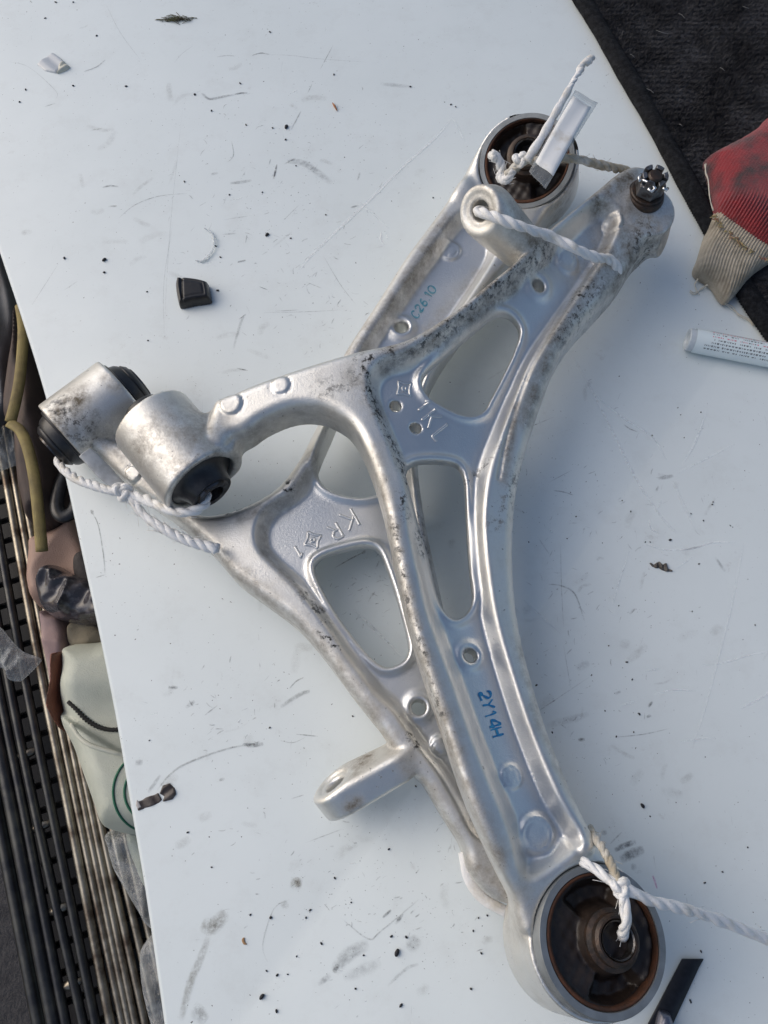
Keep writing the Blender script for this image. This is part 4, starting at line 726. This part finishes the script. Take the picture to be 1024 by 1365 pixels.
# printed tube
tb = thing('printed_tube', 'white plastic tube with fine print and a clear end, below the glove', 'tube', tuple(P(970, 470, 0)))
R = .0080; c0 = P(916, 452, R/mm); c1 = P(1075, 483, R/mm); a = unit(c1-c0); L = np.linalg.norm(c1-c0)
t = NT('glossy_white'); t.set(Base_Color=(.72, .80, .81, 1), Roughness=.25, Coat_Weight=.4); wt = t.m
part('shell', lathe_me('shell', [(.0072, .0048), (R-.0002, .0042), (R, .006), (R, L), (.001, L)], c0, a, 40), wt, tb)
part('end_cap', lathe_me('end_cap', [(.0001, .0018), (.0050, .0016), (.0058, .0002), (.0068, 0), (.0074, .0008), (.0074, .0062), (.0001, .006)], c0, a, 40), simple('frosted_cap', (.52, .57, .60), .25, 0, (.62, .66, .68), 300), tb)
u_ = unit(np.cross(a, (0, 0, 1))); v_ = np.cross(u_, a); mk = {'black': MB(), 'red': MB()}
v_ = v_ if v_[2] > 0 else -v_
for r_i in range(9):
    th = math.radians(-62+r_i*15.5); x = .014 if r_i < 7 else .010
    while x < L-.003:
        w_ = random.choice((.0005, .0008, .0012, .0017)); hgt = .055+random.uniform(-.012, .02)
        if random.random() < .84:
            V = [c0+a*(x+dx)+(R+.00007)*(math.sin(th+dt)*u_+math.cos(th+dt)*v_) for dx, dt in ((0, -hgt), (w_, -hgt), (w_*.8, hgt), (w_*.15, hgt))]
            mk['red' if r_i in (2, 4) and random.random() < .8 else 'black'].add(V, [(0, 1, 2, 3)])
        x += w_+.0005
part('fine_print', mk['black'].me('fine_print'), simple('black_print', (.16, .18, .19), .5), tb, kind='stuff'); part('red_print', mk['red'].me('red_print'), simple('red_print', (.62, .24, .28), .5), tb, kind='stuff')
# knife at the lower edge
kf = thing('putty_knife', 'black flat blade with a dull metal ferrule at the bottom edge beside the large bushing', 'knife', tuple(P(895, 1330, 0)))
def plate(name, pts, z, th, m, parent, bev=.0003):
    pp = np.array([P(u, v, z)[:2] for u, v in pts]); ar = sum(pp[i-1][0]*pp[i][1]-pp[i][0]*pp[i-1][1] for i in range(len(pp)))
    if ar < 0: pp = pp[::-1]
    N = len(pp); V = []; F = []
    for d_, zz in ((0, z*mm), (0, z*mm+th-bev), (bev, z*mm+th)): V += [(x, y, zz) for x, y in inset(pp, d_)]
    F = [(k*N+i, k*N+(i+1) % N, (k+1)*N+(i+1) % N, (k+1)*N+i) for k in range(2) for i in range(N)]+[tuple(2*N+i for i in range(N)), tuple(reversed(range(N)))]
    return part(name, mesh_np(name, V, F, False), m, parent)
plate('blade', [(909, 1278), (937, 1278), (931, 1290), (880, 1400), (845, 1400)], 1.6, .0012, simple('black_blade', (.012, .012, .014), .38, .3, (.02, .02, .024), 300), kf)
V, Q = pillow([(874, 1347), (880, 1344), (887, 1345), (893, 1352), (901, 1385), (905, 1430), (866, 1430), (866, 1385)], .5, 7, 4, .6)
part('ferrule', mesh_np('ferrule', V, Q), simple('dull_ferrule', (.22, .22, .26), .35, .8), kf)
V, Q = pillow([(862, 1428), (908, 1428), (900, 1560), (840, 1560)], .5, 11, 7, 1.0); part('handle', mesh_np('handle', V, Q), M['black_rubber'], kf)

# ------------------------------------------------------------------ small things on the table
V, Q = pillow([(237, 379), (241, 376), (262, 377.5), (277, 381), (280, 384), (283, 400), (281, 406), (262, 409), (245, 412.5), (240, 410), (236, 390)], 0, 8.5, 3.2, .5, lambda X, Y, sd: -.0012*np.exp(-((X-P(243.5, 394, 6)[0]+.12*(Y-P(243, 394, 6)[1]))/.0007)**2)-.0004*np.exp(-((sd+.004)/.0007)**2), None, .0009, 1, .0)
single('rubber_stopper', mesh_np('rubber_stopper', V, Q), simple('moulded_black', (.010, .010, .012), .28, 0, (.02, .018, .017), 220, bump=(400, .15, .0004)), 'black moulded rubber stopper lying on the table left of the arms', 'rubber stopper')
V, Q = pillow([(49, 86), (60, 77), (71, 71), (81, 78), (87, 84), (82, 92), (75, 98), (60, 95)], 0, 1.3, 2, .5, lambda X, Y, sd: .0004*np.sin((X+Y)*420), None, .0003, 1, .0015, 0)
ch = thing('plastic_chip', 'broken chip of clear plastic near the top left corner of the table', 'plastic chip', tuple(P(70, 85, 0)))
part('flake', mesh_np('flake', V, Q), simple('frosted_chip', (.60, .62, .63), .3), ch)
V, Q = pillow([(82, 79), (94, 90), (90, 94), (76, 99), (79, 88)], 0, 2.4, 3, .5, lambda X, Y, sd: .0005*np.sin((X-Y)*900), None, .0003, 1, .0015, 0); part('shard', mesh_np('shard', V, Q), simple('yellowed_chip', (.62, .60, .50), .22), ch)
mb = MB()
for k in range(46):
    u = random.gauss(238, 9); v = 25+random.gauss(0, 1.6); L = random.uniform(4, 15); th = random.gauss(.05, .28)
    q = [P(u-L*math.cos(th), v-L*math.sin(th), .3), P(u, v, random.uniform(.6, 2.2)), P(u+L*math.cos(th+.2)*.7, v+L*math.sin(th+.2)*.7, .4)]; tube(mb, catmull(q, False, 3), .00025, 4, True, .5)
single('grass_wisp', mb.me('grass_wisp'), simple('dry_grass', (.09, .095, .035), .8, 0, (.05, .035, .02), 300), 'wisp of dry grass near the top edge of the table', 'grass')
tp = thing('tape_scrap', 'torn dark brown strip of tape stuck to the left table edge', 'tape', tuple(P(208, 1062, 0)))
tm = simple('brown_tape', (.055, .042, .036), .4, 0, (.12, .10, .09), 160, .52, .7, bump=(240, .5, .0006))
V, Q = pillow([(182, 1070), (195, 1063), (211, 1057), (216, 1066), (212, 1071), (196, 1077), (184, 1081)], 0, .6, 1, .3, lambda X, Y, sd: .00035*np.sin(X*800+Y*500), None, .0002, 1, .0015, 0); part('strip', mesh_np('strip', V, Q), tm, tp)
V, Q = pillow([(213, 1058), (217, 1047), (226, 1044), (233, 1050), (235, 1059), (230, 1066), (217, 1069), (219, 1062)], 0, 1.0, 1, .3, lambda X, Y, sd: .0004*np.sin(X*700-Y*900), None, .0002, 1, .0015, 0); part('curled_end', mesh_np('curled_end', V, Q), tm, tp)
V, Q = pillow([(182, 1066), (186, 1070), (189, 1076), (184, 1079), (181, 1074)], .35, .7, 1, .3, None, None, .0002, 1, .0015, 0); part('pale_tear', mesh_np('pale_tear', V, Q), simple('torn_paper', (.5, .47, .44), .8), tp)
V, Q = pillow([(865, 750), (872, 752), (878, 748), (882, 752), (888, 751), (891, 757), (897, 762), (886, 762), (878, 758), (871, 757)], 0, 1.2, 1, .35, lambda X, Y, sd: .0006*np.sin(X*2100), None, .0004, 0, 0, 3)
single('rust_flake', mesh_np('rust_flake', V, Q), simple('dark_flake', (.05, .042, .035), .6, 0, (.16, .14, .12), 500), 'dark crinkled flake on the table right of the arms', 'flake')
mb = MB(); q = catmull([P(u, v, z) for u, v, z in ((272, 304, .8), (281, 309, 1.4), (286, 320, 1.8), (284, 332, 1.6), (278, 341, 1.2), (270, 348, .7), (260, 347, .5))], False, 6)
tube(mb, q, np.interp(np.linspace(0, 1, len(q)), (0, .3, .5, .8, 1), (.0003, .0012, .0007, .0013, .0003))*(1+.35*np.sin(np.arange(len(q))*1.9)), 8, True, .5, np.array((0, .2, 1.)))
single('plastic_shaving', mb.me('plastic_shaving'), clear('milky_shaving', op=.30, rough=.3, bump=(600, .6, .001)), 'curled white plastic shaving just above the black rubber stopper', 'shaving')
mb = MB(); tube(mb, [P(443.5, 137, .7), P(446, 141, .9), P(449.5, 147.5, .6)], [.0004, .0009, .0003], 6); single('wood_splinter', mb.me('wood_splinter'), simple('orange_wood', (.36, .15, .06), .7), 'tiny orange brown splinter on the table above the arms', 'splinter')
V, Q = pillow([(322, 1252), (326, 1249), (327, 1255), (330, 1259), (326, 1260), (323, 1257)], 0, .7, 1, .3, None, None, .0003, 0, 0, 3); single('rust_crumb', mesh_np('rust_crumb', V, Q), simple('ochre_crumb', (.40, .24, .12), .8), 'tiny ochre crumb near the bottom left of the table', 'crumb')
def lump(seed):
    r = np.random.default_rng(seed); bm = bmesh.new(); bmesh.ops.create_icosphere(bm, subdivisions=2, radius=1)
    f = waves(seed, 5, 1.2, 4)
    for v in bm.verts: k = 1+.28*float(f(v.co.x+v.co.z, v.co.y-v.co.z)); v.co = (v.co.x*k*1.2, v.co.y*k*.85, max(v.co.z*k*.7+.45, 0))
    me = bpy.data.meshes.new('rubber_crumb'); bm.to_mesh(me); bm.free(); me.polygons.foreach_set('use_smooth', np.ones(len(me.polygons), bool)); return me
cm = simple('crumb_rubber', (.014, .014, .017), .6)
lumps = [lump(s) for s in (1, 2, 3, 4, 5)]
for me in lumps: me.materials.append(cm)
A4 = lambda *p: crop(0, 0, 2.56, p); A5 = lambda *p: crop(130, 880, 2.381, p); A6 = lambda *p: crop(660, 480, 2.626, p); A7 = lambda *p: crop(620, 1050, 2.535, p); A8 = lambda *p: crop(180, 60, 2.327, p)
sp = [(u, v, 1.5) for u, v in A4((330, 122), (67, 348), (723, 378), (840, 427), (930, 437), (783, 665), (752, 878), (993, 813), (820, 285), (666, 322), (250, 293), (190, 8), (250, 8), (155, 62), (922, 110), (502, 996), (630, 620), (430, 295))]
sp += [(u, v, 2.0) for u, v in A4((88, 306), (220, 882), (356, 930), (743, 992), (736, 840))]+[(u, v, 1.4) for u, v in A5((165, 255), (547, 214), (810, 178), (675, 793), (662, 817), (805, 769), (711, 900), (845, 937), (604, 997), (537, 987), (632, 940), (286, 547), (819, 1043), (485, 808), (362, 657), (1010, 400), (925, 600))]
sp += [(u, v, 2.0) for u, v in A5((550, 817), (753, 692), (932, 877), (570, 1000), (568, 1113), (963, 1096), (980, 880))]+[(u, v, 1.3) for u, v in A6((435, 57), (640, 167), (662, 272), (445, 492), (526, 637), (543, 637), (686, 538), (760, 506), (763, 497), (730, 562), (284, 548), (433, 860), (398, 1000), (714, 714), (424, 1318), (485, 1303), (118, 637), (252, 625), (550, 264), (650, 192), (910, 928), (690, 880), (200, 1303), (385, 1228), (480, 1118), (475, 530), (824, 580), (720, 183))]
sp += [(u, v, 1.8) for u, v in A6((613, 630), (461, 1058), (505, 1240), (145, 1138))]+[(u, v, 1.5) for u, v in A7((625, 97), (955, 202), (810, 322), (870, 285), (797, 553), (763, 725), (75, 432), (27, 484), (760, 718), (45, 440), (55, 560), (20, 680))]+[(u, v, 1.5) for u, v in A8((345, 247), (468, 294), (500, 375), (395, 457), (592, 527), (483, 600), (855, 130), (980, 185), (995, 192), (617, 92), (925, 474), (40, 917), (185, 155), (237, 205))]
for k, (u, v, r) in enumerate(sp):
    o = bpy.data.objects.new('rubber_crumb', lumps[k % 5]); COL.objects.link(o); q = P(u, v, 0); o.location = q; s = r*.36*mm*random.uniform(.8, 1.15)*(1.25 if v < 400 else 1); o.scale = (s*random.uniform(.8, 1.4), s, s); o.rotation_euler = (0, 0, random.uniform(0, 6.28))
    
    if v < 330 and u < 290: zn = ('in the open upper left corner of the table', 'crumbs in the upper left corner')
    elif v < 300: zn = ('above the suspension arms, left of the top bushing', 'crumbs above the arms')
    elif u < 460 and v < 560: zn = ('between the rubber stopper and the suspension arms', 'crumbs near the rubber stopper')
    elif u < 640 and v > 800: zn = ('on the table below and left of the lower lug', 'crumbs at the lower left')
    elif v > 1060: zn = ('beside the large bottom bushing and the black blade', 'crumbs near the black blade')
    else: zn = ('on the bare table right of the suspension arms', 'crumbs right of the arms')
    o['label'] = 'tiny black rubber crumb '+zn[0]; o['category'] = 'crumb'; o['group'] = zn[1]
for u, v, r, lab in ((139, 347, 2.6, 'larger black crumb of clustered bits on the table left of the rubber stopper'), (381.5, 169.5, 3.0, 'black crumb with a thin pencil-like scratch beside it, above the arms'), (356, 313, 2.6, 'elongated black crumb right of the curled white shaving'), (349.6, 1328, 2.4, 'rounded black crumb close to the bottom edge of the table'), (529, 1270.5, 2.9, 'roundish black crumb below the long dark smear at the bottom'), (856.8, 1074, 2.2, 'oval black crumb beside the smudges right of the large bushing')):
    o = bpy.data.objects.new('rubber_crumb', lumps[int(u) % 5]); COL.objects.link(o); q = P(u, v, 0); o.location = q; s = r*.5*mm; o.scale = (s*1.2, s, s); o.rotation_euler = (0, 0, u); o['label'] = lab; o['category'] = 'crumb'

# ------------------------------------------------------------------ below the table: wire shelf and what lies on it
ZS = -180
rk = thing('wire_shelf', 'dark steel wire shelf standing below the left edge of the table', 'wire shelf', tuple(P(70, 1000, -750)))
wm = simple('greased_wire', (.34, .31, .25), .34, .8, (.10, .075, .055), 55, bump=(300, .2, .0006)); wd_ = simple('dark_wire', (.035, .036, .04), .35, .7, (.07, .07, .065), 80)
LN = [(-48, -7, 32, 88), (-33, 8, 47, 111), (-11, 30, 69, 128), (12, 53, 92, 148), (23, 65, 104, 164), (33, 75, 114, 173), (42, 83, 122, 181), (50, 92, 131, 194), (60, 104, 145, 210), (72, 117, 160, 228)]
wire = {}
for k, xs in enumerate(LN):
    pts = [(xs[0]-48, 380)]+list(zip(xs, (660, 887, 1080, 1365)))+[(xs[3]+22, 1470)]; A = P(*pts[0], ZS); B = P(*pts[-1], ZS); Mid = P(*pts[2], ZS)
    q = catmull([P(u, v, ZS) for u, v in pts], False, 6); mb = MB(); tube(mb, q, .0029 if k > 3 else .0036, 10); part('wire', mb.me('wire'), wm if k > 2 else wd_, rk)
a0 = P(12, 660, ZS); a1 = P(148, 1365, ZS); ax = unit(a1-a0); cx = np.array((-ax[1], ax[0], 0)); cx = cx if cx[0] > 0 else -cx
for k in range(-11, 30):
    c = a0+ax*(k*.019); mb = MB(); tube(mb, [c-cx*.030-np.array((0, 0, .0075)), c+cx*.14-np.array((0, 0, .0075+random.uniform(-.0008, .0008)))], .0026, 8); part('cross_wire', mb.me('cross_wire'), wd_, rk)
for dx, zz, rd in ((-75, ZS-2, .0055), (-95, ZS-34, .0055)):
    q = catmull([P(x+dx+a_, v, zz) for x, v, a_ in ((-36, 380, 0), (12, 660, 0), (53, 887, 0), (92, 1080, 0), (148, 1365, 0), (170, 1470, 0))], False, 6); mb = MB(); tube(mb, q, rd, 12); part('front_rail', mb.me('front_rail'), wd_, rk)
mb = MB(); q0 = catmull([P(x-62, v, ZS-12) for x, v in ((-36, 380), (12, 660), (53, 887), (92, 1080), (148, 1365), (170, 1470))], False, 6); tube(mb, q0, .0014, 8); part('truss_wire', mb.me('truss_wire'), wm, rk)
lp = [P(u, v, ZS-40) for u, v in ((-110, 380), (-85, 660), (-30, 887), (10, 1080), (62, 1365), (80, 1470))]; rp_ = [P(u, v, ZS-40) for u, v in ((260, 1470), (300, 380))]
mb = MB(); V = lp+rp_; mb.add(V+[p-np.array((0, 0, .003)) for p in V], [tuple(range(8))[::-1], tuple(range(8, 16))]+[(i, (i+1) % 8, 8+(i+1) % 8, 8+i) for i in range(8)]); part('shade_sheet', mb.me('shade_sheet', False), simple('shade_black', (.008, .008, .009), .7), rk)  # added black sheet, stands in for the shade between and below the wires
for u, v in ((35, 1005), (53, 1102), (78, 1212), (95, 1312)):
    mb = MB(); c = P(u, v, ZS-2); tube(mb, [c-cx*.010, c, c+cx*.010+np.array((0, 0, .001))], [.002, .0042, .002], 8); part('weld_knuckle', mb.me('weld_knuckle'), wm, rk)
def crumple(seed, a, k0=60, k1=500):
    f = waves(seed, 9, k0, k1); g = waves(seed+100, 7, k0*.6, k1*.6); q = waves(seed+200, 5, k0*.4, k0*1.5)
    def h(X, Y, sd): dx = .006*q(X, Y); return a*mm*(1.3-np.abs(f(X+dx, Y-dx))-.6*np.abs(g(X-dx, Y)))*sst(-sd/.006)
    return h
def flat(r, g, b, c2=None, rough=.6, **k): return simple('cloth', (r, g, b), rough, 0, c2, bump=(1300, .5, .0012), **k)
def heap(name, pts, z0, H, wd, mat, label, cat, wr=None, res=1.6, k=.003, zf=None, spl=5):
    V, Q = pillow(pts, z0, H, wd, res, wr, zf, k, 1, .003, spl); return single(name, mesh_np(name, V, Q), mat, label, cat), V, Q
heap('grey_tray', [(-70, 300), (-6, 320), (14, 368), (27, 420), (28, 460), (22, 510), (12, 560), (-70, 570)], -150, 20, 6, flat(.22, .215, .21, (.14, .13, .125), .45, scale=25), 'dull grey plastic tray below the table at the upper left edge', 'tray', lambda X, Y, sd: .004*np.sin(X*260+Y*90))
bd = thing('floor_mat', 'brown folded mat with yellow edging standing on the shelf beside the table', 'mat', tuple(P(50, 600, -175)))
bmx = flat(.085, .055, .045, (.05, .034, .03), .6, scale=30)
V, Q = pillow([(29, 425), (40, 440), (66, 520), (95, 600), (110, 690), (70, 720), (56, 690), (47, 640), (36, 600), (20, 572), (24, 520), (31, 470)], -150, 40, 12, 1.6, None, lambda X, Y: .02*sst((X-P(20, 560, -130)[0])/.03), .003, 1, .02); part('fold', mesh_np('fold', V, Q), bmx, bd)
ym = flat(.33, .255, .09, (.20, .15, .06), .6, scale=60)
for pts in ([(27, 408, -92), (31, 440, -86), (28, 490, -84), (23, 525, -84), (14, 562, -84)], [(13, 564, -84), (27, 574, -82), (37, 597, -80), (45, 632, -80), (51, 680, -80), (56, 735, -84)]):
    mb = MB(); tube(mb, catmull([P(*p) for p in pts], False, 6), .0042, 10, True, .5, np.array((.4, 0, 1.))); part('edging', mb.me('edging'), ym, bd)
heap('film_scrap', [(-20, 578), (0, 570), (16, 569), (31, 580), (37, 598), (32, 612), (18, 620), (-20, 628)], -172, 6, 6, M['clear'], 'crumpled clear film lying on the shelf wires below the brown mat', 'plastic film', crumple(3, 7, 90, 420), 1.2, .0012)
heap('film_scrap', [(-20, 828), (0, 836), (12, 850), (30, 868), (53, 877), (50, 886), (38, 898), (26, 908), (12, 906), (6, 892), (-20, 880)], -172, 6, 6, M['clear'], 'crumpled clear film with a shiny point on the shelf at the left photo edge', 'plastic film', crumple(4, 9, 70, 330), 1.2, .0012)
heap('foil_bundle', [(58, 640), (80, 625), (118, 640), (125, 720), (95, 722), (62, 735), (55, 700)], -168, 22, 14, simple('grey_film', (.30, .30, .30), .2, .1, (.10, .10, .10), 110), 'crumpled grey plastic wrap under the table edge below the small bushings', 'plastic wrap', crumple(7, 8, 70, 400), 1.3, .0012)
mb = MB(); tube(mb, catmull([P(*p) for p in ((92, 622, -105), (80, 650, -100), (76, 676, -98), (84, 688, -97), (97, 682, -97), (104, 664, -98), (110, 640, -104))], False, 8), .0055, 12, True, .7); single('black_strap', mb.me('black_strap'), M['black_rubber'], 'glossy black looped strap hanging just under the left table edge', 'strap')
heap('leather_pouch', [(52, 752), (54, 732), (68, 722), (95, 712), (124, 700), (142, 745), (150, 800), (110, 812), (62, 815), (50, 790)], -165, 34, 14, flat(.42, .275, .215, (.34, .22, .17), .55, scale=24), 'pinkish beige soft pouch showing under the left table edge', 'pouch', crumple(9, 7, 30, 130))
heap('dark_patch', [(98, 745), (108, 735), (122, 738), (135, 790), (112, 785), (100, 770)], -128, 8, 8, flat(.035, .03, .03, (.06, .05, .05), .7), 'round dark grey pad lying on the beige pouch', 'pad')
heap('wrapped_part', [(57, 790), (64, 770), (80, 757), (96, 764), (112, 772), (142, 782), (160, 830), (128, 834), (95, 830), (66, 818)], -135, 24, 10, simple('dirty_film', (.055, .05, .055), .16, 0, (.16, .15, .16), 150, .5, .72), 'dark oily part wrapped in crumpled film on top of the pouch', 'wrapped part', crumple(12, 7, 90, 480), 1.2, .0012)
heap('pink_cloth', [(62, 818), (80, 822), (100, 830), (108, 868), (92, 920), (84, 958), (76, 925), (66, 870)], -168, 22, 9, flat(.36, .25, .235, (.26, .19, .20), .7, scale=40), 'faded pink cloth strip between the wrapped part and the white bag', 'cloth', crumple(14, 6, 45, 200))
heap('olive_cloth', [(98, 836), (140, 826), (165, 868), (104, 872)], -160, 20, 9, flat(.16, .14, .10, (.09, .08, .06), .8, scale=50), 'crumpled olive cloth wedged above the white bag', 'cloth', crumple(15, 7, 60, 260))
heap('leather_strip', [(83, 878), (92, 873), (101, 873), (99, 905), (93, 935), (97, 968), (92, 978), (78, 952), (77, 940), (81, 912)], -150, 30, 7, flat(.24, .085, .05, (.15, .05, .03), .42, scale=40), 'folded rust brown leather strip beside the white bag', 'leather strip', crumple(16, 5, 60, 260), 1.2)
o, V, Q = heap('white_bag', [(100, 868), (150, 858), (215, 858), (250, 1100), (205, 1116), (160, 1108), (147, 1098), (139, 1075), (127, 1040), (112, 1000), (98, 972), (93, 940), (97, 905)], -165, 52, 24, flat(.56, .58, .49, (.46, .48, .40), .5, scale=20), 'pale greenish white vinyl bag with dark zip under the table edge', 'bag', lambda X, Y, sd: crumple(21, 4.2, 22, 90)(X, Y, sd)-.009*sst((Y-(P(95, 962, -120)[1]+(X-P(95, 962, -120)[0])*(P(178, 1012, -120)[1]-P(95, 962, -120)[1])/(P(178, 1012, -120)[0]-P(95, 962, -120)[0])))/.003+.5)*sst((P(95, 900, -120)[1]-Y)/.03))
bb_ = BVHTree.FromPolygons([tuple(v) for v in V], [tuple(q) for q in Q])
def on(u, v, dz=.6): p, n = hit(bb_, u, v); return p+n*dz*mm
zp = [(92, 935), (102, 945), (112, 956), (122, 964), (134, 970), (148, 973), (163, 972), (180, 969)]; mb = MB(); q, s_ = resample(catmull([on(*p) for p in zp], False, 6), .0012)
tube(mb, q, .0015+.0006*np.sin(s_*2600), 8); part('zip', mb.me('zip'), flat(.02, .02, .018, None, .8), o).location = -Vector(o.location)
mb = MB(); tube(mb, [on(*p, .3) for p in catmull([(95, 966), (106, 982), (120, 993), (140, 1000), (160, 1006), (178, 1014)], False, 8)], .0016, 8, True, .8); part('piping', mb.me('piping'), flat(.60, .60, .50), o)
for rx, ry in ((46, 52), (31, 36)):
    mb = MB(); tube(mb, [on(197+rx*math.cos(t_), 1056+ry*math.sin(t_), .15) for t_ in np.linspace(math.radians(110), math.radians(262), 40)], .0009, 6); part('printed_ring', mb.me('printed_ring'), flat(.03, .16, .09), o)
heap('clear_bag', [(146, 1110), (166, 1106), (205, 1108), (240, 1250), (205, 1236), (188, 1215), (170, 1185), (152, 1152)], -166, 18, 10, M['clear'], 'crumpled clear plastic bag below the white bag at the table edge', 'plastic bag', crumple(31, 8, 70, 380), 1.3, .0012)
heap('vinyl_fold', [(172, 1105), (230, 1105), (250, 1180), (205, 1190), (184, 1160)], -170, 14, 8, flat(.40, .43, .37), 'pale vinyl fold beneath the clear plastic bag', 'vinyl')
heap('clear_bag', [(192, 1258), (240, 1240), (270, 1420), (222, 1420), (204, 1370), (190, 1310)], -166, 12, 10, M['clear'], 'crumpled clear plastic at the bottom left under the table corner', 'plastic bag', crumple(33, 7, 70, 380), 1.3, .0012)
heap('blue_cloth', [(-60, 940), (-5, 950), (16, 985), (28, 1040), (24, 1062), (-10, 1070), (-60, 1075)], -748, 60, 40, flat(.045, .055, .12, (.03, .035, .07), .8, scale=8), 'dark blue cloth heap on the ground beyond the wire shelf', 'cloth', crumple(35, 25, 8, 60), 6)
